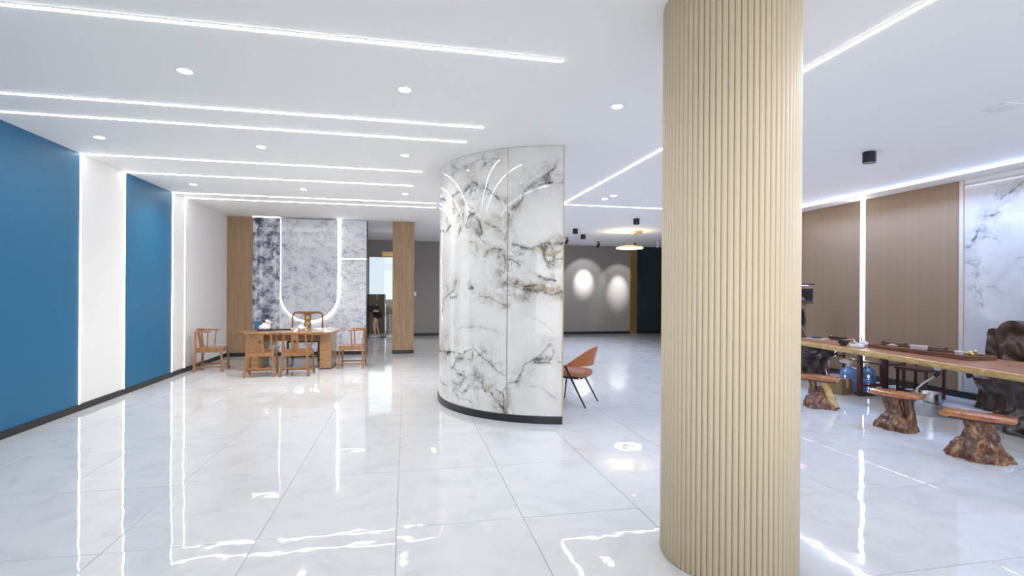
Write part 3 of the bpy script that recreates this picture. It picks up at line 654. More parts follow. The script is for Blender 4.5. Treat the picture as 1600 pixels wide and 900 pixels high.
o = arc_wall(MB(), AEND, AEND + 0.30, AR - 0.13, AR + 0.004, 0.0, CEIL - 0.002, 2).build('end_trim', m_gold, t); fix_normals(o)

# ================================================================== CHAIRS, TABLE (left)
def tea_house_chair(m):
    """local: faces +Y, origin on the floor under the seat"""
    t = thing('wooden_chair', '', 'chair')
    L_ = {}
    for s in (-1, 1):
        MB().bar((s * .25, -.25, 0), (s * .222, -.228, .46), .040, .040, .036, .036).bar((s * .222, -.228, .45), (s * .19, -.25, .795), .036, .036, .028, .028).build('leg', m, t, bevel=.004)
        MB().bar((s * .25, .25, 0), (s * .225, .225, .445), .040, .040, .036, .036).build('leg', m, t, bevel=.004)
    MB().box(-.225, .225, -.245, -.205, .385, .455).box(-.225, .225, .205, .245, .385, .455).box(-.243, -.203, -.22, .22, .385, .455).box(.203, .243, -.22, .22, .385, .455).build('seat_frame', m, t, bevel=.004)
    MB().box(-.245, .245, -.225, .248, .455, .475).build('seat', m, t, bevel=.006)
    # horseshoe top rail
    pts = []
    for q in range(17):
        a = radians(-8 - 164 * q / 16); pts.append((.275 * cos(a), -.04 + .235 * sin(a), .800 + .022 * (-sin(a)) ** 2))
    pts = [(.272, .06, .795)] + pts + [(-.272, .06, .795)]
    MB().tube(pts, [.012] + [.016] * 4 + [.021] * 9 + [.016] * 4 + [.012], 8).build('top_rail', m, t, True)
    for s in (-1, 1): MB().tube([(s * .232, -.02, .46), (s * .255, -.01, .62), (s * .268, -.0, .795)], .0125, 8).build('arm_post', m, t, True)
    sp = MB()
    prof = [(-.205, .47), (-.215, .56), (-.235, .68), (-.262, .80)]
    vs = []
    for y, z in prof: vs += [(-.068 + .1 * (z - .47) * .1, y - .009, z), (.068 - .1 * (z - .47) * .1, y - .009, z), (.068, y + .009, z), (-.068, y + .009, z)]
    sp.add(vs, [(4 * q + j, 4 * q + (j + 1) % 4, 4 * q + 4 + (j + 1) % 4, 4 * q + 4 + j) for q in range(3) for j in range(4)] + [(3, 2, 1, 0), (12, 13, 14, 15)])
    s_ = sp.build('splat', m, t)
    MB().tube([(0, -.236 - .012, .66), (0, -.236 + .012, .66)], .024, 16).build('medallion', m_chairdk, s_, True)
    MB().bar((-.243, -.24, .10), (-.243, .24, .10), .02, .03).build('stretcher', m, t); MB().bar((.243, -.24, .10), (.243, .24, .10), .02, .03).build('stretcher', m, t)
    MB().bar((-.24, .24, .07), (.24, .24, .07), .028, .03).build('stretcher', m, t); MB().bar((-.24, -.24, .16), (.24, -.24, .16), .02, .03).build('stretcher', m, t)
    return t
chA = tea_house_chair(m_chair)
GC = 'low-backed wooden chairs around the far tea table'
spots = [(-3.82, 11.36, -pi / 2 + 0.05, 'honey-brown wooden chair against the white wall, facing right, left of the table'),
         (-2.68, 10.53, 0.10, 'honey-brown wooden chair with its back to the camera, left one before the table'),
         (-2.03, 10.52, -0.04, 'honey-brown wooden chair with its back to the camera, right one before the table'),
         (-1.10, 11.38, pi / 2 - 0.04, 'honey-brown wooden chair at the right end of the table, facing left')]
for i, (x, y, rz, lb) in enumerate(spots):
    c = chA if i == 0 else copy_tree(chA)
    c.location = (x, y, 0); c.rotation_euler = (0, 0, rz); tag(c, lb, 'chair', GC)
# host chair
t = thing('host_armchair', 'tall wooden host chair with arched back behind the table, gold medallions', 'chair', (-2.27, 12.62, 0), pi + 0.02)
for s in (-1, 1):
    MB().bar((s * .33, .27, 0), (s * .33, .27, .46), .045, .045).build('leg', m_chairdk, t, bevel=.004)
    MB().bar((s * .33, -.27, 0), (s * .33, -.27, .46), .045, .045).build('leg', m_chairdk, t, bevel=.004)
    MB().tube([(s * .33, -.25, .66), (s * .34, .0, .67), (s * .33, .26, .64), (s * .33, .27, .46)], .016, 8).build('armrest', m_chairdk, t, True)
    MB().bar((s * .33, -.26, .12), (s * .33, .26, .12), .02, .03).build('stretcher', m_chairdk, t)
MB().box(-.34, .34, -.29, .29, .44, .50).build('seat', m_chairdk, t, bevel=.006)
pts = [(-.335, -.27, .48), (-.335, -.285, .80), (-.335, -.30, 1.00), (-.325, -.305, 1.055), (-.29, -.31, 1.09), (-.2, -.315, 1.105), (-.08, -.32, 1.09), (0, -.32, 1.085), (.08, -.32, 1.09), (.2, -.315, 1.105), (.29, -.31, 1.09), (.325, -.305, 1.055), (.335, -.30, 1.00), (.335, -.285, .80), (.335, -.27, .48)]
MB().tube(pts, [.022] * 4 + [.024, .028, .034, .036, .034, .028, .024] + [.022] * 4, 8).build('back_frame', m_chair, t, True)
s_ = MB().bar((0, -.27, .5), (0, -.315, 1.08), .15, .018, up=(0, 1, 0)).build('splat', m_chair, t)
for z in (.98, .84): MB().tube([(0, -.29 - (z - .5) * .05 - .02, z), (0, -.27 - (z - .5) * .05 + .012, z)], [.038, .038], 18).build('medallion', mat('gilt_disc', (0.75, 0.62, 0.25), 0.35, 0.6), s_, True)
MB().bar((-.32, .27, .12), (.32, .27, .12), .03, .03).build('stretcher', m_chairdk, t)
# table
TZ = 0.775
t = thing('tea_table', 'light brown wooden slab table on two board legs before the grey marble', 'table', (-2.4, 11.6, 0))
poly = [(-0.77, -0.5), (-0.2, -0.54), (0.4, -0.56), (0.93, -0.60), (0.99, 0.2), (0.98, 0.72), (0.2, 0.62), (-0.82, 0.5), (-0.93, 0.1), (-1.0, -0.30)]
MB().prism([(x, y) for x, y in poly], TZ - 0.055, TZ, 0.03).build('tabletop', m_table, t, bevel=.004)
for x0, x1 in ((-.74, -.50), (.67, .90)):
    MB().box(x0, x1, -.46, .42, 0.02, TZ - .056).build('leg', m_table, t, bevel=.008)
    MB().box(x0 - .0, x1 + .0, -.46, .42, 0.0, 0.02).build('foot', m_black, t)
MB().box(-.5, .67, .0, .05, .55, .70).build('stretcher', m_table, t)
# things on the far table
def cup(x, y, z, r, h, label, m=m_porcelain, group=None, cat='cup', name='tea_cup'):
    t = thing(name, label, cat, (x, y, z), 0, group)
    MB().lathe([(r * .5, 0), (r * .55, h * .08), (r * .85, h * .5), (r, h), (r * .93, h), (r * .78, h * .5), (r * .4, h * .12)], (0, 0, 0), 20).build('bowl', m, t, True)
    MB().lathe([(r * .88, h * .8), (r * .88, h * .78)], (0, 0, 0), 18).build('tea', mat('tea_liquid', (.2, .08, .02), .05) if 'tea_liquid' not in bpy.data.materials else bpy.data.materials['tea_liquid'], t)
    return t
m_bluebox = mat('deep_blue_tin', (0.04, 0.14, 0.28), 0.4)
t = thing('blue_canister', 'dark blue canister behind the white figurine on the far table', 'canister', (-3.11, 11.95, TZ))
MB().box(-.07, .07, -.05, .05, 0, .15).build('body', m_bluebox, t, bevel=.01); MB().box(-.072, .072, -.052, .052, .15, .175).build('lid', m_bluebox, t, bevel=.006)
t = thing('figurine', 'white figurine and tray-top miniature garden on a black stand, left end of the far table', 'figurine', (-2.88, 11.62, TZ))
MB().box(-.15, .15, -.09, .09, 0, .03).build('stand', m_black, t, bevel=.008)
MB().lathe([(.10, .03), (.115, .06), (.10, .10), (.05, .13), (.035, .16)], (-.02, 0, 0), 18, 1.1, .7).build('body', m_porcelain, t, True)
MB().lathe([(.005, .15), (.035, .165), (.045, .19), (.03, .22), (.004, .235)], (.03, 0, 0), 14).build('head', m_porcelain, t, True)
MB().tube([(.05, 0, .1), (.09, 0, .16), (.08, 0, .21)], [.03, .02, .008], 8).build('arm', m_porcelain, t, True)
cup(-2.33, 11.5, TZ, .045, .06, 'small white cup left of the white teapot on the far table')
def teapot(x, y, z, s, label, m=m_porcelain, rz=0):
    t = thing('teapot', label, 'teapot', (x, y, z), rz)
    MB().lathe([(.035 * s, 0), (.06 * s, .01 * s), (.075 * s, .045 * s), (.06 * s, .08 * s), (.035 * s, .09 * s)], (0, 0, 0), 20).build('body', m, t, True)
    ld = MB().lathe([(.038 * s, .09 * s), (.03 * s, .10 * s), (.008 * s, .106 * s), (.012 * s, .118 * s), (.003 * s, .125 * s)], (0, 0, 0), 16).build('lid', m, t, True)
    MB().tube([(.06 * s, 0, .035 * s), (.10 * s, 0, .06 * s), (.115 * s, 0, .09 * s)], [.014 * s, .010 * s, .007 * s], 8).build('spout', m, t, True)
    MB().tube([(-.06 * s, 0, .065 * s), (-.10 * s, 0, .07 * s), (-.105 * s, 0, .04 * s), (-.068 * s, 0, .025 * s)], .006 * s, 6).build('handle', m, t, True)
    return t
teapot(-2.17, 11.58, TZ, 1.1, 'white teapot on the far table, before the host chair')
cup(-2.04, 11.42, TZ, .035, .04, 'tiny white cup right of the white teapot on the far table')
t = thing('tea_board', 'dark flat tea board on the far table, left of the cups', 'tray', (-2.55, 11.78, TZ))
MB().box(-.17, .17, -.1, .1, 0, .012).build('board', m_black, t, bevel=.004); MB().box(-.165, .165, -.095, -.09, .012, .022).build('rim', m_black, t)
t = thing('paper_sheets', 'loose white sheets at the right end of the far table', 'paper', (-1.75, 11.9, TZ), 0.2)
MB().box(-.13, .13, -.1, .1, 0, .004).build('sheet', m_porcelain, t); MB().add([(-.1, -.08, .005), (.15, -.1, .012), (.17, .1, .03), (-.09, .09, .005), (-.1, -.08, .007), (.15, -.1, .014), (.17, .1, .032), (-.09, .09, .007)], [(3, 2, 1, 0), (4, 5, 6, 7), (0, 1, 5, 4), (1, 2, 6, 5), (2, 3, 7, 6), (3, 0, 4, 7)]).build('sheet', m_porcelain, t)

# ================================================================== TAN CHAIR
t = thing('leather_chair', 'tan leather chair with wraparound back and slanted black metal legs', 'chair', (2.44, 7.19, 0), radians(50))
b = MB(); n = 28; outer = []; 
NA = 26
for q in range(NA + 1):
    ph = radians(-112 + 224 * q / NA); cph = max(0.0, cos(ph * 0.80)); rad = .255
    zb = .555 + .02 * cph; zt = zb + .012 + .265 * cph ** 1.35
    yy = -cos(ph); xx = sin(ph)
    for (rr2, z, lean) in ((rad, zb, 0), (rad + .015, zb + (zt - zb) * .5, .5), (rad + .035 * cph + .0, zt, 1), (rad - .018 + .035 * cph, zt + .004, 1), (rad - .03 + .015, zb + (zt - zb) * .5, .5), (rad - .03, zb, 0)):
        outer.append((xx * rr2, yy * rr2 * 1.0 - .02 - lean * .035 * cph, z))
k = 6
b.add(outer, [(q * k + j, q * k + (j + 1) % k, (q + 1) * k + (j + 1) % k, (q + 1) * k + j) for q in range(NA) for j in range(k)] + [tuple(range(k))[::-1], tuple(NA * k + j for j in range(k))])
o = b.build('backrest', m_leather, t, True); fix_normals(o)
def sq(r, n=32, p=3.0):
    return [(r * abs(cos(a)) ** (2 / p) * (1 if cos(a) >= 0 else -1), r * abs(sin(a)) ** (2 / p) * (1 if sin(a) >= 0 else -1)) for a in [2 * pi * i / n for i in range(n)]]
vs = []; rings = [(.20, .405), (.235, .42), (.245, .45), (.235, .485), (.19, .502), (.10, .506)]
for r, z in rings: vs += [(x, y, z) for x, y in sq(r)]
n = 32; fs = [(i * n + j, i * n + (j + 1) % n, (i + 1) * n + (j + 1) % n, (i + 1) * n + j) for i in range(len(rings) - 1) for j in range(n)] + [tuple(range(n))[::-1], tuple((len(rings) - 1) * n + j for j in range(n))]
MB().add(vs, fs).build('seat', m_leather_in, t, True)
for s in (-1, 1):
    MB().bar((s * .242, .06, .575), (s * .265, -.27, 0), .034, .022, .020, .016).build('leg', m_blackm, t, bevel=.003)
    MB().bar((s * .18, .19, .42), (s * .23, .25, 0), .030, .022, .018, .016).build('leg', m_blackm, t, bevel=.003)
MB().box(-.2, .2, -.18, -.155, .39, .41).box(-.2, .2, .155, .18, .39, .41).box(-.24, -.215, -.15, .15, .39, .415).box(.215, .24, -.15, .15, .39, .415).build('under_frame', m_blackm, t)

# ================================================================== TEA AREA (right)
TT = 0.765
front = [(6.40, 3.25), (6.46, 3.7), (6.52, 4.28), (6.60, 4.8), (6.66, 5.2), (6.74, 5.75), (6.80, 6.2), (6.84, 6.6), (6.90, 6.95), (6.95, 7.35), (7.0, 7.75), (7.04, 8.08), (7.09, 8.6), (7.14, 9.2)]
backp = [(7.92, 9.25), (7.88, 8.8), (7.84, 8.2), (7.80, 7.6), (7.84, 7.0), (7.80, 6.4), (7.76, 5.8), (7.80, 5.2), (7.82, 4.5), (7.76, 3.8), (7.78, 3.25)]
def dens(pl, amp=.012):
    out = []
    for (a, b_) in zip(pl[:-1], pl[1:]):
        for q in range(4):
            u = q / 4; x = a[0] * (1 - u) + b_[0] * u; y = a[1] * (1 - u) + b_[1] * u
            out.append((x + amp * mnoise.noise(Vector((x * 3, y * 3, 1.7))), y))
    return out + [pl[-1]]
OX, OY = 7.2, 6.2
outline = [(x - OX, y - OY) for x, y in (dens(front) + dens(backp))]
outline = outline[::-1]
def inset(pl, d): 
    n = len(pl); res = []
    for i in range(n):
        a = Vector(pl[i - 1]); c = Vector(pl[(i + 1) % n]); tng = (c - a).normalized(); nrm = Vector((-tng.y, tng.x)); res.append((pl[i][0] + nrm.x * d, pl[i][1] + nrm.y * d))
    return res
ar = sum(outline[i - 1][0] * outline[i][1] - outline[i][0] * outline[i - 1][1] for i in range(len(outline)))
if ar < 0: outline = outline[::-1]
t = thing('slab_tea_table', 'long live-edge slab table with golden edge in the right tea area', 'table', (OX, OY, 0))
inn = inset(outline, 0.016)
MB().prism(inn, TT - 0.03, TT, 0.0).build('tabletop', m_slab, t)
n = len(outline); rings = [(inset(outline, .016), TT - .001), (inset(outline, .004), TT - .006), (outline, TT - .025), (inset(outline, .008), TT - .055), (inset(outline, .035), TT - .085)]
vs = []; 
for pl, z in rings:
    for i, (x, y) in enumerate(pl):
        vs.append((x + .006 * mnoise.noise(Vector((x * 9, y * 9, z * 20))), y, z))
fs = [(r * n + (i + 1) % n, r * n + i, (r + 1) * n + i, (r + 1) * n + (i + 1) % n) for r in range(4) for i in range(n)] + [tuple(4 * n + i for i in range(n))[::-1]]
o = MB().add(vs, fs).build('live_edge', m_sap, t, True); fix_normals(o)
def root_mesh(prof, seed, lobes=5, lamp_=.16, ns=.05, n=56, m=34, sx=1, sy=1, c=(0, 0), twist=.6, freq=5):
    """prof: list (z, radius); gnarled lobed surface"""
    vs = []; z0, z1 = prof[0][0], prof[-1][0]
    rnd = random.Random(seed); phs = [rnd.uniform(0, 6.28) for _ in range(6)]
    for j in range(m):
        u = j / (m - 1); z = z0 + (z1 - z0) * u
        for (za, ra), (zb, rb_) in zip(prof[:-1], prof[1:]):
            if za <= z <= zb + 1e-9: w = (z - za) / (zb - za + 1e-9); w = w * w * (3 - 2 * w); r = ra * (1 - w) + rb_ * w; break
        for i in range(n):
            a = 2 * pi * i / n; aa = a + twist * u
            q = 1 + lamp_ * (1 - .5 * u) * (abs(sin(lobes * aa / 2 + phs[0])) ** .7 * 2 - 1) + .06 * sin(3 * aa + phs[1])
            nz = mnoise.fractal(Vector((cos(a) * freq * r * 2 + seed, sin(a) * freq * r * 2, z * freq * .7)), 1.0, 2.0, 4)
            rr = r * q + ns * nz
            vs.append((c[0] + rr * cos(a) * sx, c[1] + rr * sin(a) * sy, z))
    fs = [(j * n + i, j * n + (i + 1) % n, (j + 1) * n + (i + 1) % n, (j + 1) * n + i) for j in range(m - 1) for i in range(n)] + [tuple(range(n))[::-1], tuple((m - 1) * n + i for i in range(n))]
    return MB().add(vs, fs)
# root pedestals and trestle legs of the slab table
o = root_mesh([(0, .36), (.12, .30), (.35, .24), (.55, .33), (TT - .085, .42)], 3, 6, .2, .06, sx=.9, sy=1.1, c=(0.05, -1.57)).build('root_pedestal', m_rootdk, t, True)
o = root_mesh([(0, .30), (.15, .25), (.35, .28), (.55, .42), (TT - .085, .48)], 9, 5, .15, .05, sx=.85, sy=1.2, c=(0.42, 2.35)).build('root_pedestal', m_rootdk, t, True)
MB().box(-.11, -.05, .66, .72, .05, TT - .085).box(.38, .44, .66, .72, .05, TT - .085).box(-.14, .47, .64, .74, 0, .05).box(-.09, .42, .67, .71, .14, .18).build('trestle_leg', m_chairdk, t, bevel=.004)

# stools
def stool(name, loc, rz, label, prof, seed, seat_poly, zs, mroot, sx=1, sy=1, extra=None, lob=5):
    seat_poly = [(x * .88, y * .9) for x, y in seat_poly]
    t = thing(name, label, 'stool', (*loc, 0), rz, 'root stools along the slab table')
    root_mesh([(z, r * .86) for z, r in prof], seed, lob, .17, .045, sx=sx, sy=sy).build('root_base', mroot, t, True)
    if extra: extra(t)
    n = len(seat_poly); pl = []
    for i, (x, y) in enumerate(seat_poly):
        x2, y2 = seat_poly[(i + 1) % n]
        for q in range(5):
            u = q / 5; px_, py_ = x * (1 - u) + x2 * u, y * (1 - u) + y2 * u; k_ = 1 + .05 * mnoise.noise(Vector((px_ * 9 + seed, py_ * 9, 0))); pl.append((px_ * k_, py_ * k_))
    n = len(pl); vs = []; rg = [(.80, zs - .055), (.95, zs - .045), (1.0, zs - .02), (.975, zs - .002), (.93, zs)]
    for k_, z in rg: vs += [(x * k_, y * k_, z + .004 * mnoise.noise(Vector((x * 12, y * 12, seed)))) for x, y in pl]
    fs = [(r * n + i, r * n + (i + 1) % n, (r + 1) * n + (i + 1) % n, (r + 1) * n + i) for r in range(4) for i in range(n)] + [tuple(range(n))[::-1], tuple(4 * n + i for i in range(n))]
    o = MB().add(vs, fs).build('seat', m_seat, t, True); fix_normals(o)
    o2 = MB().prism([(x * .82, y * .82) for x, y in pl], zs - .07, zs - .05, .08).build('bark_underside', m_rootdk, t)
    return t
# near stool: cone flaring to the floor, narrow neck
stool('root_stool', (5.60, 4.05), radians(-62), 'nearest root stool, flared red-brown stump under an orange oblong seat',
      [(0, .27), (.05, .255), (.12, .215), (.22, .15), (.32, .115), (.40, .13)], 5, [(-.33, -.13), (-.1, -.16), (.2, -.15), (.33, -.09), (.31, .08), (.1, .15), (-.2, .15), (-.32, .08)], .445, m_root, 1.0, .85, lob=7)
def ex2(t):
    b = MB().tube([(.13, -.02, .0), (.16, -.04, .14), (.12, .0, .3), (.10, .02, .40)], [.075, .055, .05, .06], 12)
    b.build('root_limb', m_root, t, True)
    MB().tube([(-.12, .02, .05), (-.10, .05, .2), (-.14, .0, .40)], [.06, .045, .06], 12).build('root_limb', m_root, t, True)
stool('root_stool', (5.83, 5.12), radians(-72), 'middle root stool with two twisted limbs under a flat brown seat',
      [(0, .24), (.05, .225), (.12, .17), (.2, .11), (.3, .09), (.40, .12)], 14, [(-.33, -.1), (-.1, -.17), (.15, -.17), (.31, -.08), (.30, .1), (.1, .16), (-.18, .14), (-.33, .06)], .445, m_root, 1.0, .8, ex2, 6)
def ex3(t):
    MB().tube([(.20, -.03, .02), (.15, -.02, .12), (.09, .0, .28), (.04, .0, .40)], [.06, .055, .05, .06], 12).build('root_limb', m_sap, t, True)
    MB().tube([(-.09, 0, .18), (-.10, .02, .3), (-.12, .02, .40)], [.07, .05, .06], 12).build('root_limb', m_root, t, True)
stool('root_stool', (5.83, 6.30), radians(-62), 'farthest root stool beside the cream column, with a pale golden slanted limb',
      [(0, .24), (.06, .22), (.14, .18), (.20, .12), (.26, .08), (.30, .05)], 22, [(-.31, -.12), (-.1, -.15), (.15, -.14), (.31, -.08), (.29, .1), (.1, .15), (-.15, .15), (-.3, .08)], .445, m_root2, 1.0, .8, ex3, 5)

# dark square-back chairs behind the table
def square_chair():
    t = thing('square_back_chair', '', 'chair')
    for s in (-1, 1):
        MB().bar((s * .21, -.2, 0), (s * .21, -.2, .45), .035, .035).bar((s * .21, -.2, .44), (s * .21, -.245, .80), .035, .035).build('leg', m_chairdk, t, bevel=.003)
        MB().bar((s * .21, .2, 0), (s * .21, .2, .44), .035, .035).build('leg', m_chairdk, t, bevel=.003)
        MB().bar((s * .21, -.2, .12), (s * .21, .2, .12), .02, .03).build('stretcher', m_chairdk, t)
    MB().box(-.24, .24, -.22, .24, .43, .465).build('seat', m_chairdk, t, bevel=.004)
    MB().bar((-.22, -.235, .72), (.22, -.235, .72), .025, .13).build('top_rail', m_chairdk, t, bevel=.003)
    MB().bar((-.21, -.215, .53), (.21, -.215, .53), .022, .04).build('lower_rail', m_chairdk, t)
    MB().bar((0, -.21, .53), (0, -.235, .70), .04, .022, up=(0, 1, 0)).build('mid_slat', m_chairdk, t)
    MB().bar((-.21, .2, .10), (.21, .2, .10), .025, .03).build('stretcher', m_chairdk, t)
    return t
sc = square_chair()
GQ = 'dark square-back chairs behind the slab table'
for i, (x, y, rz, lb) in enumerate([(8.02, 7.32, pi / 2, 'dark wooden square-back chair seen under the table beside the blue water bottles'),
                                    (7.98, 6.62, pi / 2 + .10, 'dark wooden square-back chair seen under the table above the steel bucket'),
                                    (8.05, 8.55, pi / 2 - .1, 'dark wooden square-back chair farthest behind the slab table')]):
    c = sc if i == 0 else copy_tree(sc)
    c.location = (x, y, 0); c.rotation_euler = (0, 0, rz); tag(c, lb, 'chair', GQ)

# carved root throne
t = thing('root_throne', 'dark carved root armchair with humped back against the pale marble wall', 'chair', (8.22, 5.66, 0), pi / 2)
THR = t
hump = [(-.50, .0), (-.52, .5), (-.50, 1.10), (-.47, 1.175), (-.40, 1.195), (-.30, 1.185), (-.25, 1.22), (-.19, 1.28), (-.10, 1.315), (0, 1.325), (.10, 1.315), (.19, 1.28), (.25, 1.22), (.30, 1.185), (.40, 1.195), (.47, 1.175), (.50, 1.10), (.52, .5), (.50, .0)]
def hump_top(x):
    for (a, za), (b_, zb) in zip(hump[2:-3], hump[3:-2]):
        if a <= x <= b_: return za + (zb - za) * (x - a) / (b_ - a + 1e-9)
    return 1.1
vs = []; nu, nv = 61, 60
for side in (0, 1):
    for i in range(nu):
        x = -.5 + i / (nu - 1)
        for j in range(nv):
            z = hump_top(x) * j / (nv - 1)
            sw_ = sin(22 * hypot(x + .1, z - .95) + 3 * mnoise.noise(Vector((x * 3, z * 3, 2)))) * .018 + .03 * mnoise.fractal(Vector((x * 4, z * 4, 5)), 1, 2, 3)
            y = -.20 + sw_ if side == 0 else -.30
            vs.append((x, y, z))
fs = []
for i in range(nu - 1):
    for j in range(nv - 1):
        a = i * nv + j; fs.append((a, a + 1, a + nv + 1, a + nv)); a += nu * nv; fs.append((a, a + nv, a + nv + 1, a + 1))
for i in range(nu - 1):
    for j in (0, nv - 1): a = i * nv + j; fs.append((a, a + nv, a + nv + nu * nv, a + nu * nv))
for j in range(nv - 1):
    for i in (0, nu - 1): a = i * nv + j; fs.append((a, a + 1, a + 1 + nu * nv, a + nu * nv))
m_throne = root_mat('carved_dark_root', (0.022, 0.010, 0.007), (0.07, 0.035, 0.022), (0.13, 0.065, 0.038), 1.6)
o = MB().add(vs, fs).build('backrest', m_throne, t, True); fix_normals(o)
root_mesh([(0, .30), (.1, .27), (.25, .26), (.42, .33)], 31, 6, .15, .04, sx=1.25, sy=.65, c=(0, .02)).build('root_base', m_throne, t, True)
MB().prism([(-.42, -.2), (-.1, -.2), (.42, -.2), (.44, .1), (.3, .24), (0, .27), (-.3, .24), (-.44, .1)], .42, .47, .03).build('seat', m_throne, t, bevel=.01)
for s in (-1, 1): MB().tube([(s * .46, -.2, .72), (s * .47, .0, .70), (s * .45, .17, .66), (s * .43, .21, .55), (s * .42, .17, .45)], [.05, .045, .05, .045, .05], 10).build('armrest', m_throne, t, True)

THR.scale = (.68, 1, .955)
# water bottles, carton, bucket
m_blueplastic = mat('translucent_blue_plastic', (0.30, 0.48, 0.90), 0.12, ior=1.2, coat=0.6, trans=0.55)
def water_bottle(x, y, z, label):
    t = thing('water_bottle', label, 'bottle', (x, y, z), 0, 'blue water bottles under the slab table')
    MB().lathe([(.12, 0), (.135, .015), (.135, .10), (.128, .115), (.135, .13), (.135, .21), (.128, .225), (.135, .24), (.135, .32), (.11, .37), (.04, .41), (.03, .42)], (0, 0, 0), 28).build('body', m_blueplastic, t, True)
    MB().lathe([(.034, .415), (.034, .465), (.03, .47)], (0, 0, 0), 18).build('cap', m_trimwhite, t, True)
water_bottle(7.265, 7.24, 0.0, 'blue water bottle under the slab table, left of the trestle leg')
water_bottle(7.55, 7.18, 0.0, 'blue water bottle under the slab table, right of the trestle leg')
t = thing('plastic_bag', 'crumpled white plastic bag on top of the left water bottle', 'bag', (7.265, 7.24, .472))
o = root_mesh([(0, .10), (.03, .13), (.06, .09), (.09, .03)], 41, 7, .2, .03, 40, 14).build('bag', m_porcelain, t, True)
carton('cardboard_carton', (6.95, 7.10, 0), .27, .24, .25, .2, m_carton, 'brown cardboard box under the slab table behind the farthest stool')
t = thing('steel_bucket', 'shiny steel bucket on the floor under the tea table drain', 'bucket', (6.93, 5.66, 0))
MB().lathe([(.145, 0), (.150, .01), (.165, .29), (.175, .295), (.175, .302), (.163, .302), (.158, .29), (.14, .02), (.05, .015)], (0, 0, 0), 32).build('pail', m_chrome, t, True)
MB().tube([(-.17, 0, .27), (-.16, -.1, .2), (0, -.19, .16), (.16, -.1, .2), (.17, 0, .27)], .004, 6).build('handle', m_blackm, t, True)
t = thing('drain_pipe', 'clear drain hose with black elbow hanging from the tea table into the bucket', 'hose', (7.06, 5.62, 0))
MB().lathe([(.03, .60), (.07, .66), (.075, .679)], (0, 0, 0), 18).build('funnel', m_porcelain, t, True)
MB().tube([(0, 0, .61), (0, 0, .55), (-.03, .02, .52)], .026, 10).build('elbow', m_black, t, True)
MB().tube([(-.03, .02, .52), (-.10, .10, .42), (-.15, .16, .33), (-.17, .14, .2)], .014, 10).build('hose', mat('clear_vinyl_hose', (.8, .82, .82), .1, trans=.5), t, True)

# on the slab table
t = thing('tea_tray', 'long dark wooden tea tray on the slab table', 'tray', (7.47, 6.12, TT), radians(-4))
MB().box(-.22, .22, -.80, .80, 0, .035).build('tray_base', m_tray, t, bevel=.006)
MB().box(-.22, -.195, -.80, .80, .035, .058).box(.195, .22, -.80, .80, .035, .058).box(-.195, .195, -.80, -.775, .035, .058).box(-.195, .195, .775, .80, .035, .058).build('rim', m_tray, t, bevel=.004)
TR = TT + .035
cup(7.42, 5.62, TR, .06, .055, 'white bowl at the near end of the long tea tray')
m_pink = mat('pale_pink_glaze', (.68, .5, .48), .3)
t = thing('tea_caddy', 'pale pink rectangular dish on the middle of the tea tray', 'dish', (7.52, 6.27, TR))
MB().box(-.05, .05, -.10, .10, 0, .055).build('body', m_pink, t, bevel=.012); MB().box(-.052, .052, -.103, .103, .055, .065).build('lid', m_porcelain, t, bevel=.004)
t = thing('tea_needle', 'thin dark tea tool lying on the tray beside the pink dish', 'tool', (7.56, 6.02, TR + .006), .15)
MB().tube([(0, -.11, 0), (0, .08, 0)], .006, 8).build('shaft', m_black, t, True); MB().tube([(0, .08, 0), (0, .13, 0)], [.008, .004], 8).build('tip', m_black, t, True)
m_toad = mat('antique_brass', (.5, .36, .12), .4, .7)
t = thing('brass_ornament', 'small brass animal ornament behind the white bowl on the tea tray', 'ornament', (7.58, 5.58, TR))
root_mesh([(0, .045), (.02, .05), (.045, .035), (.06, .01)], 61, 4, .15, .012, 28, 12, 1.0, 1.3).build('body', m_toad, t, True)
MB().lathe([(.005, .03), (.025, .045), (.022, .065), (.004, .08)], (0, -.05, 0), 14).build('head', m_toad, t, True)
for s in (-1, 1): MB().tube([(s * .03, -.03, .02), (s * .045, -.045, .01), (s * .05, -.055, .003)], .008, 6).build('leg', m_toad, t, True)
t = thing('pink_dish', 'flat pink saucer at the far end of the tea tray', 'dish', (7.58, 6.75, TR))
MB().lathe([(.04, 0), (.07, .01), (.075, .018), (.06, .012)], (0, 0, 0), 22).build('saucer', m_pink, t, True); MB().lathe([(.03, .012), (.035, .035), (.025, .035)], (0, 0, 0), 16).build('cup', m_pink, t, True)
t = thing('dark_bowl', 'dark green round bowl with a white spoon on the slab table', 'bowl', (7.17, 7.26, TT))
MB().lathe([(.045, 0), (.05, .012), (.08, .05), (.095, .095), (.088, .095), (.07, .05), (.03, .02)], (0, 0, 0), 28).build('bowl', mat('dark_green_glaze', (.02, .035, .028), .15, coat=.5), t, True)
MB().bar((-.02, .02, .085), (.10, -.13, .115), .022, .008).build('spoon', m_porcelain, t)
t = thing('tissue_pack', 'white tissue pack left of the tea tray on the slab table', 'tissue', (7.10, 6.93, TT), .3)
MB().box(-.05, .05, -.09, .09, 0, .055).build('pack', m_porcelain, t, bevel=.014); MB().add([(-.03, -.05, .055), (.03, -.05, .055), (.02, .05, .1), (-.03, .04, .11), (0, 0, .05)], [(0, 1, 2, 3), (0, 4, 1), (1, 4, 2), (2, 4, 3), (3, 4, 0)]).build('tissue', m_porcelain, t)
teapot(7.33, 7.03, TT, 1.0, 'white teapot behind the tissue pack on the slab table', mat('pinkish_white_glaze', (.72, .66, .68), .2, coat=.4), .8)
t = thing('sauce_bottle', 'small black bottle behind the white teapot on the slab table', 'bottle', (7.42, 7.15, TT))
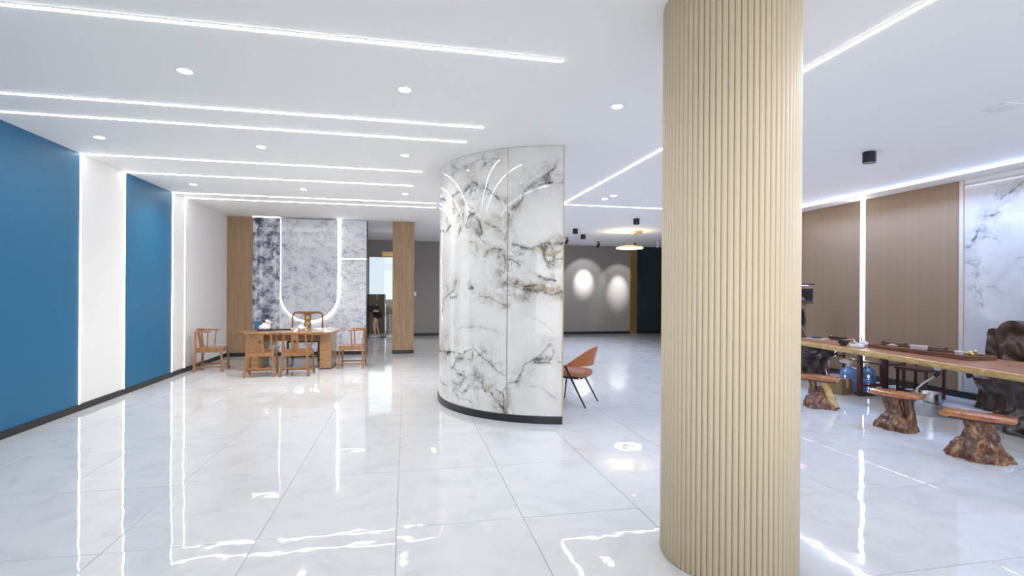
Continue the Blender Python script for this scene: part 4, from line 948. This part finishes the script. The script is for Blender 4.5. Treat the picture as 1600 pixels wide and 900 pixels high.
MB().lathe([(.022, 0), (.024, .07), (.010, .10), (.009, .14)], (0, 0, 0), 16).build('body', m_black, t, True); MB().lathe([(.011, .14), (.011, .155)], (0, 0, 0), 14).build('cap', m_black, t, True)
t = thing('paper_stack', 'white papers with a black phone on top at the far end of the slab table', 'paper', (7.72, 8.42, TT), .2)
MB().box(-.15, .13, -.16, .16, 0, .008).build('sheet', m_porcelain, t)
MB().box(-.04, .04, -.08, .08, .008, .03).build('phone', m_black, t, bevel=.006)
# driftwood stand with lit terrarium
t = thing('driftwood_stand', 'dark driftwood stand at the far end of the slab table', 'stand', (7.62, 8.84, TT))
root_mesh([(0, .16), (.1, .13), (.35, .085), (.5, .10), (.66, .12)], 51, 4, .25, .04, 40, 30).build('trunk', m_rootdk, t, True)
for a, h in ((.3, .3), (2.2, .2), (4.0, .35), (5.2, .15)):
    MB().tube([(.10 * cos(a), .10 * sin(a), h), (.15 * cos(a + .3), .15 * sin(a + .3), h + .15), (.10 * cos(a + .5), .10 * sin(a + .5), .62)], [.035, .028, .03], 8).build('limb', m_rootdk, t, True)
MB().box(-.28, .26, -.17, .17, .66, .70).build('shelf', m_chairdk, t, bevel=.006)
t = thing('terrarium', 'glass terrarium with rocks and purple top light on the driftwood stand', 'terrarium', (7.61, 8.84, TT + .70))
m_dkgreen = mat('mossy_backdrop', (.025, .05, .045), .5)
MB().box(-.25, .25, -.15, .15, 0, .03).build('base', m_black, t)
MB().box(-.25, .25, .13, .14, .03, .26).box(-.01 + .25, .25, -.15, .13, .03, .26).build('back_glass', m_dkgreen, t)
MB().box(-.25, .25, -.15, -.144, .03, .26).build('front_glass', m_glass, t)
MB().box(-.25, .25, -.13, .13, .30, .303).box(-.25, -.24, -.15, .14, .03, .33).build('side_glass', m_glass, t)
MB().box(-.29, .27, -.16, .16, .33, .355).build('lamp_lid', m_black, t)
MB().box(-.24, .16, -.14, .14, .318, .33).build('lamp_tube', mat('purple_lamp', (.5, .3, .8), .5, emit=(.55, .35, 1.0), estr=2.5), t)
for px_, py_, s in ((-.12, -.05, .07), (.0, .0, .11), (.1, -.04, .06), (-.19, .02, .05)):
    root_mesh([(0.03, s), (.03 + s * .6, s * .7), (.03 + s * 1.1, s * .2)], int(s * 1000), 4, .2, .02, 18, 9, c=(px_, py_)).build('rock', mat('grey_rock', (.32, .33, .34), .8) if 'grey_rock' not in bpy.data.materials else bpy.data.materials['grey_rock'], t, True)

# ================================================================== PERSON
m_skin = mat('skin', (.62, .40, .30), .5); m_cloth = mat('black_cotton', (.012, .013, .016), .8); m_hair = mat('black_hair', (.008, .007, .007), .5); m_shoe = mat('white_shoe', (.6, .6, .6), .5)
def skinmesh(name, pts, edges, m, parent, root=0, sub=2):
    me = bpy.data.meshes.new(name); me.from_pydata([p[:3] for p in pts], edges, []); me.update(); o = link(name, me, m, parent)
    md = o.modifiers.new('skin', 'SKIN'); md.use_smooth_shade = True
    for i, p in enumerate(pts):
        r = p[3] if isinstance(p[3], tuple) else (p[3], p[3]); me.skin_vertices[0].data[i].radius = r; me.skin_vertices[0].data[i].use_root = (i == root)
    s = o.modifiers.new('subsurf', 'SUBSURF'); s.levels = sub; s.render_levels = sub
    return o
t = thing('person', 'person in black shirt and shorts bending forward in the far doorway', 'person', (-1.02, 18.45, 0))
# local: faces -X, bends forward; y across the body
P = [(0.08, 0, .90, .13)]; E = []
def J(par, x, y, z, r): P.append((x, y, z, r)); E.append((par, len(P) - 1)); return len(P) - 1
w_ = J(0, -.06, 0, .98, .12); ch = J(w_, -.26, 0, 1.03, .135); ne = J(ch, -.42, 0, .99, .06); hd = J(ne, -.50, 0, .95, .075); hd2 = J(hd, -.58, 0, .89, .085); J(hd2, -.62, 0, .83, .06)
for s in (-1, 1):
    hp = J(0, .06, s * .09, .84, .095); kn = J(hp, -.02 + s * .03, s * .11, .47, .058); an = J(kn, .05 + s * .06, s * .12, .09, .036); J(an, -.05 + s * .06, s * .13, .035, .034); J(len(P) - 1, -.13 + s * .06, s * .13, .028, .028)
    sh = J(ch, -.34, s * .17, .98, .06); el = J(sh, -.38, s * .2, .72, .042); wr_ = J(el, -.46, s * .17, .50, .028); pm = J(wr_, -.48, s * .17, .43, .03)
    for q in range(4):
        f1 = J(pm, -.49 - .01, s * .17 + (q - 1.5) * .02, .38, .009); J(f1, -.485, s * .17 + (q - 1.5) * .021, .345 + abs(q - 1.5) * .006, .008)
    th = J(pm, -.455, s * .15, .41, .010); J(th, -.44, s * .14, .385, .009)
skinmesh('body', P, E, m_skin, t, 0, 2)
skinmesh('shirt', [(.10, 0, .93, .150), (-.06, 0, 1.0, .145), (-.26, 0, 1.04, .155), (-.38, 0, 1.0, .10), (-.33, .17, .97, .085), (-.36, .2, .84, .07), (-.33, -.17, .97, .085), (-.36, -.2, .84, .07)], [(0, 1), (1, 2), (2, 3), (2, 4), (4, 5), (2, 6), (6, 7)], m_cloth, t, 0)
skinmesh('shorts', [(.08, 0, .90, .145), (.06, .09, .80, .115), (.03, .10, .62, .10), (.06, -.09, .80, .115), (.0, -.10, .62, .10)], [(0, 1), (1, 2), (0, 3), (3, 4)], m_cloth, t, 0)
skinmesh('hair', [(-.50, 0, 1.0, .075), (-.58, 0, .97, .085), (-.66, 0, .88, .06)], [(0, 1), (1, 2)], m_hair, t, 0)
for s in (-1, 1):
    MB().lathe([(.5, 0), (.5, .5), (.35, .9), (.1, 1)], (0, 0, 0), 16).build('shoe', m_shoe, t, True)
    o = list(COL.objects)[-1]; o.scale = (.26, .1, .075); o.location = (-.02 + s * .06, s * .125, 0)
t = thing('floor_mat', 'dark mat under the bending person at the doorway', 'mat', (-1.1, 18.45, 0))
MB().box(-.45, .45, -.28, .28, 0.0005, .008).build('mat_pad', m_black, t)
t.location.z = 0
